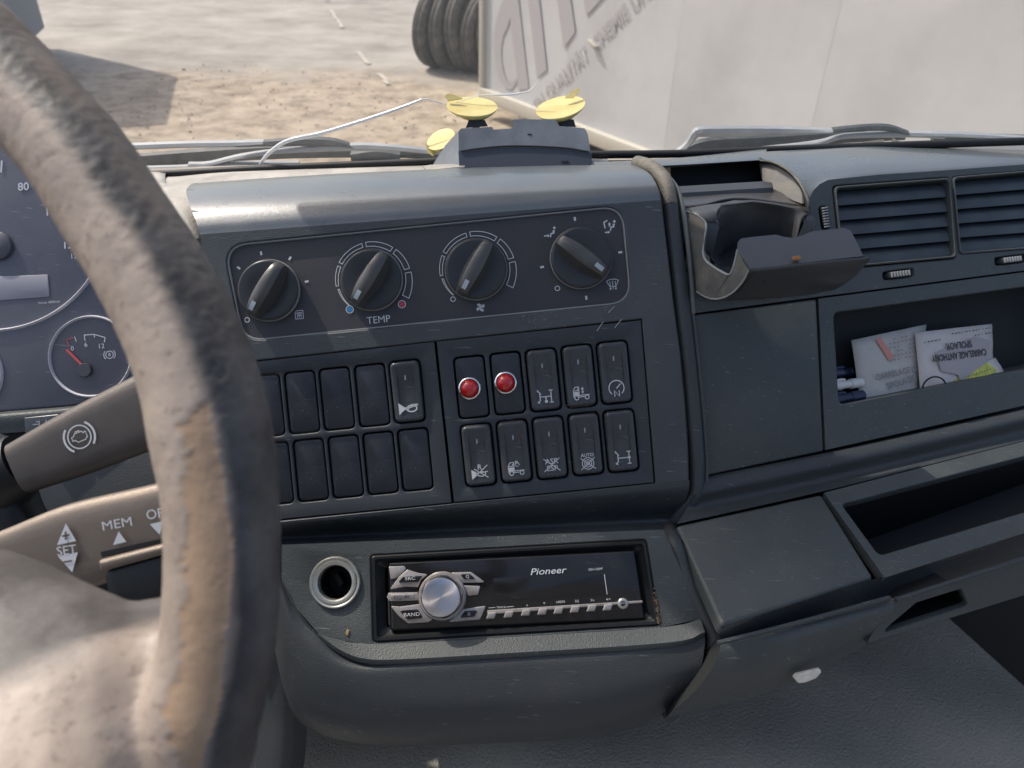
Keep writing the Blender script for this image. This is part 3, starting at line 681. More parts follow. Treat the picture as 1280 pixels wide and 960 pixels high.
ic(pr, K, 763, 284, 7.5, seat+[[(-.9, -.1), (-1.0, .9), (-.4, 1.2)], [(-1.0, -.8), (-.5, -.8)], ('f', (-.5, -.55), (-.1, -.8), (-.5, -1.05)), ('f', (-.4, .45), (-.1, .85), (.15, .45)), [(-.12, .5), (-.12, .1)]], 1.6)
pr.build('white_markings', M['print'], cl, recalc=False)
for (x, y, c, nm) in ((436.3, 386.3, (.03, .22, .48), 'blue_dot'), (501.8, 379.8, (.48, .05, .09), 'red_dot')):
    u, v = K.uv(x, y); b = MB(); b.flat(K, circ(u, v, 3.6*px2, 20), HQ); b.build(nm, mat(nm+'_paint', c, .5), cl, recalc=False)
    b = MB(); b.stroke(K, circ(u, v, 4.6*px2, 20), .9*px2, HQ, True); b.build('dot_outline', M['print'], cl, recalc=False)

# stray streaks and crumbs on the console
b = MB()
for (x0, y0, x1, y1) in ((746, 414, 754, 402), (768, 410, 777, 399), (760, 391, 768, 383), (723, 447, 729, 441)): b.stroke(K, [K.uv(x0, y0), K.uv(x1, y1)], .0005, .0006)
b.build('scratch', mat('pale_scratch', (.42, .36, .33), .5), dash, recalc=False)
b = MB(); b.slab(R, uvs(R, [(432, 793), (434, 786), (437, 788), (435, 795)]), .0002, 0, .0008, .0002); b.build('crumb', mat('tan_crumb', (.42, .28, .14), .8), dash)
# ---------------- switch banks
SW, SH = 38*px2, 77*px2
def bank(name, label, quad, centers, bevel=.0007):
    t = thing(name, label, 'switch panel', K.X(*centers[0], 0))
    holes = []
    for (x, y) in centers:
        u, v = K.uv(x, y); holes.append((rect(u, v, SW+.0012, SH+.0012), .0042))
    b = MB(); b.holed(K, inset(quad, .0007), holes, -.0004, .010, bevel, thick=.008)
    b.build('bank_plate', M['bank'], t, recalc=False); return t
r1 = [(589.3, 483.8), (634.5, 479), (679.3, 474.8), (724, 470), (768.2, 465.5)]
r2 = [(598, 568.8), (643, 564), (687.7, 559.7), (732.4, 555), (776.4, 551)]
l1 = [(289, 511.2), (333, 507), (377, 502.7), (420.5, 498.3), (464.8, 494), (508.8, 489.3)]
l2 = [(300, 596), (344, 592), (388, 587.7), (431.7, 583.3), (475.3, 579), (518.8, 574.6)]
bankR = bank('right_switch_bank'.replace('right_', ''), 'switch bank with two red warning lamps and eight marked rocker switches', rb, r1+r2)
bankL = bank('switch_bank', 'switch bank of flat blanks with a single horn switch, beside the wheel', lb, l1+l2)
def blank(par, x, y, h=-.0014):
    u, v = K.uv(x, y); b = MB(); b.slab(K, rect(u, v, SW-.0008, SH-.0008), .0036, -.009, h, .0011); return b.build('blank_cover', M['blank'], par)
def rocker(par, x, y, label):
    u, v = K.uv(x, y); b = MB(); w, hh2 = SW-.0006, SH-.0006
    rg = []
    for (ins, f) in ((0, 0), (0, .55), (.0004, .8), (.0012, .95), (.0024, 1), (.0045, 1.0)):
        ring = rpoly(rect(u, v, w-2*ins, hh2-2*ins), max(.0042-ins*.8, .0009), 5)
        out = []
        for (a, c) in ring:
            t = (c-v)/(hh2/2)                        # top end raised, hollow in the middle
            top = .0034 + .0012*t - .0022*(1-t*t)*(1 if ins > .0020 else .75)
            out.append(K.P(a, c, -.006+(.006+top)*f))
        rg.append(out)
    # inner grid rows so that the saddle shape shows
    b.loft(rg, False, False)
    iw, ih = w-2*.0045, hh2-2*.0045; ring = rpoly(rect(u, v, iw, ih), .0009, 5)
    rows = []
    for j in range(13):
        t = -1+2*j/12; yy = v+t*ih/2; tt = t*ih/hh2
        rows.append([K.P(u+s*iw/2, yy, .0034+.0012*tt-.0022*(1-tt*tt)) for s in (-1, -.5, 0, .5, 1)])
    b.grid(rows)
    o = b.build('rocker_switch', M['switch'], par, ang=55, label=label)
    b = MB(); yy = v+SH*.235; b.slab(K, rect(u, yy, .0011, .0042), .0005, .001, .0024+.0001, .0003); b.build('status_window', M['dimprint'], o)
    return o
def sicon(o, x, y, strokes, s=10, w=1.15, dy=-21, texts=()):
    """printed symbol low on the rocker: raised a hair over the surface"""
    m = MB(); u, v = K.uv(x, y); uu, vv = u, v+dy*px2
    t = dy/(77/2); h = .0034+.0012*t-.0022*(1-t*t)+.0009
    class Q: pass
    fr = K
    x2, y2 = x - dy*0.099*-1*0, y
    # local drawing
    def mp(pts): return [(uu+a*s*px2, vv+c*s*px2) for a, c in pts]
    for st in strokes:
        if st[0] == 'c': m.stroke(K, mp(circ(st[1], st[2], st[3], 18, st[4] if len(st) > 4 else None)), w*px2, h, True)
        elif st[0] == 'd': m.flat(K, mp(circ(st[1], st[2], st[3], 14)), h)
        elif st[0] == 'f': m.flat(K, mp(st[1:]), h)
        elif st[0] == 'a': m.stroke(K, mp([(st[1]+st[3]*cos(radians(st[4]+(st[5]-st[4])*q/12)), st[2]+st[3]*sin(radians(st[4]+(st[5]-st[4])*q/12))) for q in range(13)]), w*px2, h)
        else: m.stroke(K, mp(st), w*px2, h)
    for (tx, a, c, sz) in texts: m.text(K, uu+a*s*px2, vv+c*s*px2, tx, sz*px2, h, off=.00004)
    m.build('printed_symbol', M['print'], o, recalc=False)
# blanks
for (x, y) in l1[:-1]+l2: blank(bankL, x, y)
h_ = rocker(bankL, *l1[5], 'greyer rocker switch with white horn symbol')
sicon(h_, *l1[5], [('f', (-.95, .6), (-.35, .12), (.1, .12), (.1, -.12), (-.35, -.12), (-.95, -.6)), [(-.1, 0), (1, .28)], ('c', .35, -.05, .5, .32), [(.3, .32), (1, .3)]], 12.5, 1.6)
# warning lamps
for j, (x, y) in enumerate(r1[:2]):
    o = blank(bankR, x, y); o['label'] = ('leftmost' if j == 0 else 'second')+' cover carrying a red warning lamp'
    u, v = K.uv(*[(587, 485.5), (632, 478.5)][j]); r = 14.6*px2
    b = MB(); b.lathe(K, u, v, [(r, -.002), (r*1.0, .0008), (r*.93, .0022), (r*.82, .0024), (r*.76, .0012)], 36, False); b.build('chrome_bezel', M['chrome'], o, ang=60)
    b = MB(); b.lathe(K, u, v, [(r*.79, .000)]+[(r*.77*cos(a), .0010+.0055*sin(a)) for a in [radians(q) for q in range(0, 89, 8)]], 32); b.build('red_lens', M['redlens'], o, ang=80)
X_ = [[(-1, -.8), (1, .8)], [(-1, .8), (1, -.8)]]
truck = [[(-.95, -.55), (-.95, .35), (-.7, .75), (-.25, .75), (-.25, -.35), (-.95, -.35)], [(-.85, .3), (-.4, .3), (-.4, .6)], ('c', -.6, -.6, .24), ('c', .7, -.6, .24), [(-.3, -.3), (1.05, -.3)], [(-.3, -.5), (.4, -.5)], ('f', (-.95, -.35), (-.25, -.35), (-.25, .15), (-.95, .15))]
ax_ = [[(-.95, -.75), (-.65, -.45), (-.65, .5), (-.95, .75)], [(-.98, -.55), (-.7, -.8)], [(-.5, .3), (-.95, .9)], [(-.65, 0), (.75, 0)], [(.75, .75), (.75, -.75)], [(.5, .75), (1, .75)], [(.5, -.75), (1, -.75)]]
o = rocker(bankR, *r1[2], 'rocker switch with axle symbol and dot between the axles'); sicon(o, *r1[2], ax_+[[(0, 0), (.1, -.5)], ('d', .1, -.6, .2), [(.1, 0), (.1, -.5)]], 10)
o = rocker(bankR, *r1[3], 'rocker switch with truck and up-down arrow symbol, rusty edge below'); sicon(o, *r1[3], truck+[[(.2, .6), (.2, 0)], ('f', (0, .4), (.2, .75), (.4, .4)), ('f', (0, .15), (.2, -.15), (.4, .15))], 10, 1.0)
o = rocker(bankR, *r1[4], 'rocker switch with speed dial symbol, top row right end'); sicon(o, *r1[4], [('a', 0, .15, .95, -50, 230), [(0, .1), (.55, .65)], [(-.3, -.9), (-.3, -.2), (.3, -.9), (.3, -.2)]], 10, 1.2)
o = rocker(bankR, *r2[0], 'rocker switch with crossed-out reversing horn symbol'); sicon(o, *r2[0], [('f', (-1.05, .35), (-.5, .05), (-.5, -.35), (-1.05, -.75)), [(-.5, -.1), (1, .0)], ('c', .2, -.25, .5, .28), X_[0], [(-.7, .45), (1, -.75)]], 10, 1.0, texts=(('R', 0, .6, 9),))
o = rocker(bankR, *r2[1], 'rocker switch with truck and raised body symbol'); sicon(o, *r2[1], truck+[[(-.1, .3), (.05, .85), (.3, .7), (.45, .35)], [(.0, .3), (.3, .2)], ('c', .1, .75, .14)], 10, 1.0)
o = rocker(bankR, *r2[2], 'rocker switch with crossed-out ASR and ESP lettering'); sicon(o, *r2[2], X_, 10, 1.0, texts=(('ASR', 0, .42, 9.5), ('ESP', 0, -.45, 9.5)))
o = rocker(bankR, *r2[3], 'rocker switch with AUTO lettering over crossed-out rings'); sicon(o, *r2[3], X_+[('c', 0, 0, .8), ('c', 0, 0, .5), ('c', 0, 0, .22)], 9, .95, dy=-24, texts=(('AUTO', 0, 1.15, 5.8),))
o = rocker(bankR, *r2[4], 'rocker switch with plain axle symbol, bottom row right end'); sicon(o, *r2[4], ax_+[('d', .75, 0, .2)], 10)
b = MB()
for k in range(14):
    x = 708+k*2.4; u, v = K.uv(x+random.uniform(-.6, .6), 509.5-k*.25-(3*(k < 2))); b.slab(K, rect(u, v, random.uniform(.0006, .0017), random.uniform(.0004, .0010), random.random()), .0002, -.002, .0002+random.random()*.0003)
b.build('rust_crumbs', M['rust'], bankR)['kind'] = 'stuff'

# ---------------- power socket
ps = thing('power_socket', 'round silver ringed power socket left of the radio', 'socket', R.X(419, 728, 0))
u, v = R.uv(419, 728); q = .516/FPX
b = MB(); b.lathe(R, u, v, [(32*q, .0002), (32*q, .0012), (30.5*q, .0022), (28.5*q, .0020), (27.5*q, .0013), (26.5*q, .0022), (24*q, .0023), (21.5*q, .0016), (20.5*q, -.001), (20.5*q, -.028)], 48, False); b.build('metal_ring', M['alu'], ps, ang=50)
b = MB(); b.lathe(R, u, v, [(20.4*q, -.004), (20.2*q, -.031)], 40); b.build('dark_bore', M['black'], ps)
b = MB(); b.slab(R, rect(u-.001, v+.001, .004, .009, .5), .0008, -.031, -.014, .0005); b.build('centre_contact', M['void'], ps)

# ---------------- car stereo
cs = thing('car_stereo', 'black car stereo with round silver volume knob in the lower console', 'car stereo', R.X(645, 745, -.004))
hq = uvs(R, ho); fq = uvs(R, [(484, 702), (794, 687), (808, 775), (487, 790)])
b = MB()
b.loft([R.ring(rpoly(inset(hq, d), rr, 5), h) for d, rr, h in ((.0003, .0024, -.012), (.0003, .0024, -.0006), (.0013, .002, .0006), (.0028, .002, .0004), (.0042, .002, -.0028), (.0085, .002, -.006), (.0088, .002, -.012))], False, False)
b.build('mounting_sleeve', M['black'], cs, ang=30, recalc=False)
b = MB(); b.slab(R, fq, .0022, -.012, -.0008, .0022); b.build('faceplate', M['gloss'], cs)
H5 = -.0008
def z5(l): return [(460+x/6.4, 670+y/6.4) for x, y in l]
def z6(l): return [(640+x/6.4, 670+y/6.4) for x, y in l]
def rp5(nm, mt, pts, h=.0012, bev=.0004, par=cs, r=.0008, fn=z5, h0=H5-.0006, label=None):
    b = MB(); b.slab(R, uvs(R, fn(pts)), r, h0, H5+h, bev); return b.build(nm, mt, par, label=label)
w1 = rp5('button_surround', M['silver'], [(170, 430), (245, 330), (315, 268), (400, 296), (480, 306), (425, 350), (400, 410), (300, 405)], label='upper left silver button surround')
rp5('button', M['gloss'], [(240, 372), (280, 325), (440, 318), (405, 368)], .0020, par=w1, label='black SRC button')
w2 = rp5('button_surround', M['silver'], [(150, 490), (165, 455), (400, 450), (405, 515), (170, 522)], label='silver EQ button surround')
rp5('button', M['silver'], [(180, 502), (180, 467), (370, 460), (370, 500)], .0018, par=w2)
w3 = rp5('button_surround', M['silver'], [(178, 560), (260, 565), (410, 545), (450, 610), (520, 668), (480, 690), (320, 700), (245, 640)], label='lower left silver button surround')
rp5('button', M['gloss'], [(250, 595), (400, 585), (440, 655), (320, 668)], .0020, par=w3, label='black BAND button')
w4 = rp5('button_surround', M['silver'], [(660, 292), (825, 288), (940, 372), (760, 375), (700, 330)], label='upper right silver button surround')
rp5('button', M['gloss'], [(735, 305), (815, 303), (865, 345), (770, 345)], .0020, par=w4, label='black folder button')
w5 = rp5('button_surround', M['silver'], [(760, 585), (945, 558), (895, 668), (640, 690), (690, 650)], label='lower right silver button surround')
rp5('button', M['gloss'], [(775, 598), (880, 595), (850, 645), (735, 655)], .0020, par=w5, label='black return button')
rp5('release_button', M['silver'], [(165, 245), (290, 240), (305, 262), (240, 330), (180, 350)], .0008)
rp5('button_bridge', M['silver'], [(765, 395), (900, 400), (880, 470), (800, 480)], .0006)
rp5('display_window', M['gloss'], [(-150, 340), (-155, 520), (770, 470), (740, 295)], .00025, .0001, fn=z6)
u, v = R.uv(553, 745); q = .514/FPX
b = MB(); b.lathe(R, u, v, [(30*q, H5), (30*q, .0008), (28.5*q, .0018), (25.5*q, .0016), (24.5*q, .0004)], 48, False); b.build('knob_collar', M['silver'], cs, ang=50)
def brushed():
    m = bpy.data.materials.new('spun_aluminium'); m.use_nodes = True; N = m.node_tree.nodes; L = m.node_tree.links; b = N['Principled BSDF']
    b.inputs['Base Color'].default_value = (.72, .70, .69, 1); b.inputs['Metallic'].default_value = 1; b.inputs['Roughness'].default_value = .32
    b.inputs['Anisotropic'].default_value = .85
    tn = N.new('ShaderNodeTangent'); tn.direction_type = 'RADIAL'; tn.axis = 'Z'; L.new(tn.outputs[0], b.inputs['Tangent']); return m
def on_axis(o, fr):
    """turn the object's own axes to the plane's so that its local Z is the spin axis"""
    m3 = Matrix((RM@fr.ux, RM@fr.uy, RM@fr.n)).transposed(); o.data.transform(m3.inverted().to_4x4()); o.rotation_euler = m3.to_euler()
b = MB(); b.lathe(R, u, v, [(26.5*q, 0), (26*q, .0065), (24.6*q, .0095), (23*q, .0108), (22.2*q, .0109), (15*q, .0109), (.4*q, .0109)], 64); vk = b.build('volume_knob', brushed(), cs, ang=35)
on_axis(vk, R)
# row of preset buttons on a silver rail
rl = MB(); rl.slab(R, uvs(R, [(609, 763), (803, 750.5), (803.5, 753.5), (609, 768)]), .0004, H5, H5+.0010, .0003); rl.build('button_rail', M['silver'], cs)
pb0 = None
for k, (x, y) in enumerate([(614.7, 769), (636.5, 767.5), (658, 765.3), (678.5, 764), (698.6, 762.7), (719, 761.2), (740, 759.8), (760, 758.6)]):
    uu, vv = R.uv(x, y)
    if pb0 is None:
        b = MB(); pts = [(uu-.0040, vv-.0022), (uu+.0016, vv-.0022), (uu+.0034, vv+.0020), (uu-.0022, vv+.0020)]; b.slab(R, pts, .0005, H5, H5+.0026, .0007); pb0 = b.build('preset_button', M['silver'], cs); p0_ = R.P(uu, vv)
    else: dup(pb0, R.P(uu, vv)-p0_)
uu, vv = R.uv(778.6, 754.4); b = MB(); b.lathe(R, uu, vv, [(6.8*q, H5), (6.8*q, .001), (6*q, .0016), (3.4*q, .0016), (3*q, .0002), (2.8*q, -.006)], 28, False); b.build('aux_jack', M['alu'], cs, ang=60)
tb = MB(); HT5 = H5+.0005
def RT(m, x, y, t, s, h=HT5, rot=0, **k): uu, vv = R.uv(x, y); m.text(R, uu, vv, t, s*q, h, rot=rot, **k)
RT(tb, 684.5, 714, 'Pioneer', 11.5, sx=1.25, off=.00003, shear=.25)
RT(tb, 744.5, 711.6, 'DEH-1320MP', 4, sx=.8); RT(tb, 626.5, 759.3, 'TRACK', 3.6)
for (x, t) in ((659, '^'), (680.3, 'v'), (700.5, '1/RDM'), (721, '2/||'), (740.5, '3/x'), (760.5, '4/<')): RT(tb, x, 754.8-(x-659)*.055+(3 if t == '^' else 0), t, 5.5 if len(t) == 1 else 4)
tb.stroke(R, [R.uv(610.5, 760), R.uv(619, 759.3)], .6*q, HT5); tb.stroke(R, [R.uv(633, 758.8), R.uv(642, 758)], .6*q, HT5)
tb.stroke(R, [R.uv(755.5, 718), R.uv(759, 743)], .8*q, HT5)
tb.build('faceplate_lettering', M['print'], cs, recalc=False)
t2 = MB(); RT(t2, 513, 723, 'SRC', 5.5, H5+.0022, sx=1.4); RT(t2, 515, 768, 'BAND', 6, H5+.0022, sx=1.25); RT(t2, 584.5, 720.5, 'Q', 5.5, H5+.0022); RT(t2, 586.5, 767.5, 'D', 5, H5+.0022)
t2.build('button_lettering', M['print'], cs, recalc=False)
t2 = MB(); RT(t2, 497.5, 746.5, 'EQ', 5.5, H5+.0020, sx=1.5)
for k in range(5): t2.stroke(R, [R.uv(505.5+k*1.5, 747.2), R.uv(505.4+k*1.5, 746-(k % 3)-1)], 1.0*q, H5+.0020)
t2.build('equaliser_lettering', M['ink'], cs, recalc=False)
# rust crumbs in the right-hand corner of the opening
b = MB()
for k in range(60):
    t = .35+.65*random.random()**.6; x = 813.5+t*10+random.uniform(-1.5, 1.5); y = 705+t*74
    uu, vv = R.uv(x, y); b.slab(R, rect(uu, vv, random.uniform(.0004, .0012), random.uniform(.0004, .0012), random.random()*3), .0001, -.001, .0004+random.random()*.0008)
b.build('rust_crumbs', M['rust'], cs)['kind'] = 'stuff'

# ---------------- air vents
vlab = ['slatted air vent beside the cup holder, with its upright thumb wheel', 'slatted air vent cut off by the right picture edge']
for i, vq in enumerate(vents):
    t = thing('air_vent', vlab[i], 'air vent', C.X(*vq[0], -.004), 'air vents in the passenger dash')
    qd = uvs(C, vq)
    b = MB(); b.loft([C.ring(rpoly(inset(qd, d), .004, 5), h) for d, h in ((.0002, -.010), (.0002, .0005), (.0010, .0012), (.0018, .0006), (.0024, -.0095), (.0024, -.026))], False, False); b.build('vent_frame', M['plastic'], t, ang=35, recalc=False)
    ins = inset(qd, .0026); TL, TR, BR, BL = [V(p) for p in ins]
    ns = 5
    for k in range(ns):
        f0 = (k+.0)/ns; f1 = (k+1.03)/ns
        a0 = TL.lerp(BL, f0); a1 = TR.lerp(BR, f0); b0 = TL.lerp(BL, f1); b1 = TR.lerp(BR, f1)
        b = MB(); # slat: top edge back, lower edge forward, slightly curved, with thickness
        N_ = 4; fr_, bk_ = [], []
        for s in range(N_+1):
            f = s/N_; h = -.0072+.0052*f+.0016*sin(pi*f); fr_.append([C.P(*(a0.lerp(b0, f)), h), C.P(*(a1.lerp(b1, f)), h)])
        loop = [r for r in fr_]; back = [[p-(RM@C.n)*.0016+(RM@C.uy)*.0004 for p in r] for r in fr_[::-1]]
        allr = loop+back; b.loft(allr+allr[:1], False, False, closed=False)
        b.poly([r[0] for r in allr]); b.poly([r[1] for r in allr][::-1]); b.build('slat', M['slat'], t, ang=50)
    b = MB(); b.poly([C.P(*p, -.026) for p in qd]); b.build('vent_duct', M['black'], t)
    # knurled slider under the vent
    sx, sy = [(1124, 342.5), (1264, 324.5)][i]; u, v = C.uv(sx, sy); sl = MB(); sl.slab(C, rect(u, v, .0215, .0052), .0022, -.006, .0012, .0009); so_ = sl.build('slider', M['switch'], t)
    for k in range(7):
        b = MB(); b.slab(C, rect(u-.0085+k*.0028, v, .0013, .0042), .0004, .0008, .0024, .0003); b.build('slider_rib', M['ring'], so_)
    if i == 0:
        u, v = C.uv(1031, 272); b = MB(); b.slab(C, rect(u, v, .0046, .0165, .05), .0012, -.008, .0008, .0006); tw_ = b.build('thumb_wheel', M['black'], t)
        for k in range(8):
            b = MB(); b.slab(C, rect(u, v-.0072+k*.00205, .0044, .0010, .05), .0003, .0006, .0022, .0003); b.build('wheel_rib', M['ring'], tw_)

# ---------------- cup holder
ch = thing('cup_holder', 'open pull-out cup holder with dusty side cheeks at the dash top', 'cup holder', C.X(950, 300, 0))
def zc(l): return [(840+p[0]/4.923, 190+p[1]/4.923)+tuple(p[2:]) for p in l]
def cpp(l): return [C.X(*p) for p in zc(l)]
# dark housing
b = MB(); back = cpp([(-10, 95, -.075), (530, 55, -.075), (600, 190, -.075), (600, 560, -.06), (60, 560, -.06), (-5, 240, -.075)]); b.poly(back)
fl_ = cpp([(-10, 95, -.056), (530, 55, -.056), (640, 78, -.04), (770, 150, -.02), (840, 250, -.004), (850, 330, 0), (870, 640, 0), (60, 790, -.02), (-30, 300, -.03), (-60, 120, -.04)])
bk_ = cpp([(-10, 95, -.075), (530, 55, -.075), (575, 110, -.075), (590, 160, -.075), (600, 250, -.075), (600, 330, -.075), (600, 620, -.06), (90, 620, -.06)])
b.loft([fl_[:8], bk_], False, False, closed=False)
b.build('housing', M['void'], ch)
def plate(nm, mt, pts, th, n_=None, lab=None, ang=40):
    p = cpp(pts); nv = (n_ or (RM@D1)).normalized()*th; b = MB(); b.loft([p, [x+nv for x in p]], True, True); return b.build(nm, mt, ch, label=lab, ang=ang)
plate('right_cheek'.replace('right_', ''), M['cheek'], [(530, 55, -.062), (590, 60, -.05), (640, 78, -.042), (700, 118, -.034), (750, 165, -.026), (785, 215, -.018), (800, 262, -.012), (803, 318, -.008), (750, 300, -.016), (700, 275, -.024), (620, 228, -.04), (560, 185, -.055)], .0016, lab='dusty curved cheek on the right side')
b = MB(); b.tube(crom(cpp([(530, 52, -.06), (600, 58, -.048), (655, 76, -.036), (725, 120, -.024), (780, 180, -.012), (815, 240, -.004), (838, 300, .001), (842, 335, .001)]), 30), .0011, 8); b.build('cheek_rim', M['cheek'], ch)
b = MB(); b.tube(crom([K.X(*p) for p in ((797, 207, -.062), (815, 209.5, -.042), (833, 220, -.026), (846, 236, -.016), (853, 259, -.010), (857, 283, -.009), (861, 317, -.008), (864, 353, -.008), (866, 392, -.008))], 40), .0019, 10); b.build('opening_rim', M['rimgrey'], ch, ang=80)
# cross bar and sloping top
plate('cross_bar', M['holder'], [(25, 212, -.038), (560, 180, -.038), (615, 188, -.034), (622, 218, -.030), (50, 252, -.030)], .004, RM@(-C.uy))
top = [[(45, 262, -.036), (200, 255, -.036), (400, 245, -.036), (622, 232, -.036)],
       [(55, 300, -.026), (200, 290, -.026), (420, 270, -.026), (740, 290, -.022)],
       [(75, 345, -.014), (190, 330, -.014), (420, 288, -.016), (860, 345, -.008)]]
b = MB(); b.patch([cpp(r) for r in top], 20, 10); 
b.build('sliding_top', M['holder'], ch, ang=80, recalc=False, solid=.0015)
# body around the cup bay: arched rim then inner wall
rim = [(75, 345, -.014), (150, 395, -.006), (205, 432, 0), (285, 432, .001), (262, 385, 0), (300, 330, -.006), (380, 305, -.012), (500, 303, -.013), (640, 322, -.010), (760, 350, -.005), (860, 345, -.006), (888, 385, -.002), (885, 435, 0)]
rim1 = [(265, 435, .001), (262, 385, -.001), (300, 332, -.006), (380, 308, -.012), (500, 306, -.013), (640, 324, -.010), (760, 352, -.005), (835, 385, 0)]
ri2 = [(285, 470, .0), (285, 425, -.004), (330, 385, -.010), (400, 372, -.016), (500, 370, -.018), (640, 380, -.015), (740, 395, -.008), (800, 420, -.002)]
ri3 = [(235, 620, -.004), (290, 520, -.012), (330, 490, -.018), (400, 482, -.024), (500, 482, -.026), (640, 492, -.022), (720, 505, -.014), (770, 530, -.004)]
ri4 = [(250, 700, -.006), (300, 640, -.03), (350, 600, -.035), (420, 590, -.035), (500, 590, -.035), (620, 600, -.032), (700, 610, -.022), (760, 640, -.008)]
b = MB(); b.patch([cpp(rim1), cpp(ri2), cpp(ri3), cpp(ri4)], 40, 24); b.build('bay_wall', M['holder'], ch, ang=80, recalc=False, solid=.0012)
lt = [cpp([(80, 352, -.012), (200, 330, -.013), (300, 318, -.010), (380, 300, -.013), (500, 298, -.0135), (640, 315, -.0105), (760, 335, -.007), (860, 345, -.008)]),
      cpp([(150, 395, -.004), (205, 400, -.002), (262, 385, -.001), (300, 332, -.006), (500, 306, -.013), (640, 324, -.010), (760, 352, -.005), (885, 392, -.001)]),
      cpp([(205, 432, 0), (240, 436, .001), (268, 432, .001), (300, 333, -.0062), (500, 307, -.0132), (640, 325, -.0102), (760, 353, -.005), (835, 386, 0)])]
b = MB(); b.loft(lt, False, False, closed=False); b.build('bay_shoulder', M['holder'], ch, ang=80, recalc=False, solid=.001)
b = MB(); b.patch([cpp([(860, 345, -.008), (885, 390, -.001), (835, 386, 0)]), cpp([(880, 360, -.01), (893, 430, 0), (815, 430, .0005)]), cpp([(880, 420, -.012), (880, 500, -.002), (770, 530, -.003)])], 8, 8); b.build('bay_corner', M['holder'], ch, ang=80, recalc=False)
b = MB(); b.poly(cpp([(205, 430, .0005), (290, 430, .001), (285, 475, 0), (250, 640, -.004), (205, 600, -.003)])); b.build('bay_post', M['holder'], ch)
b = MB(); b.poly(cpp([(190, 600, -.002), (300, 590, -.034), (720, 590, -.03), (900, 520, .0), (860, 780, .0), (345, 780, .0)])); b.build('bay_floor', M['black'], ch)
# U shaped left cheek
cheek = [(80, 360, .0), (150, 388, .001), (195, 420, .003), (210, 455, .004), (198, 530, .006), (190, 610, .010), (205, 665, .016), (260, 710, .024), (345, 755, .036), (375, 715, .040), (392, 650, .042), (402, 600, .044), (475, 725, .058), (440, 790, .050), (385, 855, .040), (320, 895, .030), (260, 905, .020), (205, 890, .010), (150, 858, .002), (120, 620, .0005)]
plate('side_cheek', M['cheek'], cheek, .0016, lab='dusty U-shaped cheek on the left side', ang=30)
b = MB(); b.tube(crom(cpp(cheek[:12]), 40), .0007, 6); b.build('cheek_rim', M['ring'], ch)
b = MB(); b.tube(crom(cpp(cheek[12:19]), 30), .0007, 6); b.build('cheek_rim', M['ring'], ch)
# front support plate, folded
pt = [(402, 600, .044), (405, 555, .040), (425, 532, .038), (520, 520, .037), (640, 508, .036), (690, 522, .037), (740, 528, .0375), (800, 515, .037), (850, 490, .035), (950, 478, .034), (1060, 468, .033), (1098, 482, .034), (1130, 540, .042), (1178, 640, .054), (820, 680, .057), (480, 720, .060)]
p = cpp(pt); nv = RM@V((.0, -.7, -.7))*.0018
b = MB(); b.loft([p, [x+nv for x in p]], True, True); b.build('support_plate', M['holder'], ch, label='upper face of the fold-out cup support, notched rear edge')
und = [[(480, 720, .060), (720, 695, .059), (960, 668, .057), (1212, 645, .055)], [(484, 735, .0595), (720, 708, .0585), (960, 682, .0565), (1208, 660, .0545)],
       [(455, 785, .050), (720, 760, .050), (960, 740, .050), (1160, 720, .048)], [(400, 850, .038), (640, 835, .038), (900, 805, .038), (1080, 790, .036)],
       [(300, 900, .022), (520, 885, .022), (820, 862, .022), (1000, 840, .020)], [(240, 906, .010), (500, 900, .010), (820, 875, .010), (940, 850, .010)]]
b = MB(); b.patch([cpp(r) for r in und], 30, 24); b.build('tray_underside', M['holder'], ch, ang=70, recalc=False, solid=.0018)
b = MB(); b.slab(C, uvs(C, [(983.5, 323), (990, 322), (992, 327), (985, 327.5)], .05), .0004, .0555, .0585, .0003); b.build('crumb', mat('orange_crumb', (.42, .18, .06), .8), ch)

# ---------------- things in the pocket
def plane3(a, b_, c): 
    A_, B_, C_ = cp(*a), cp(*b_), cp(*c); ux = B_-A_; n_ = ux.cross(C_-A_)
    if n_.z < 0: n_ = -n_
    return Fr(A_, n_, ux)
def card(nm, lab, mt, quad, ds, inkfn, cat='card', curl=.002):
    pl = plane3((*quad[0], ds[0]), (*quad[1], ds[1]), (*quad[3], ds[2]))
    q_ = [V(pl.uv(*p)) for p in quad]; b = MB(); rows = []
    for j in range(9):
        g = j/8; rows.append([pl.P(*(q_[0].lerp(q_[1], i/8).lerp(q_[3].lerp(q_[2], i/8), g)), curl*(sin(pi*i/8)-.5*g)+.0009*mnoise.noise(V((i*.55, j*.6, quad[0][0])))-.0008*(1 if i == 5 else 0)) for i in range(9)])
    b.grid(rows); t = thing(nm, lab, cat, pl.X(*quad[3])); b.build('sheet', mt, t, recalc=False, solid=.0004)
    for nm2, mt2, m in inkfn(pl, q_): m.build(nm2, mt2, t, recalc=False)
    return t
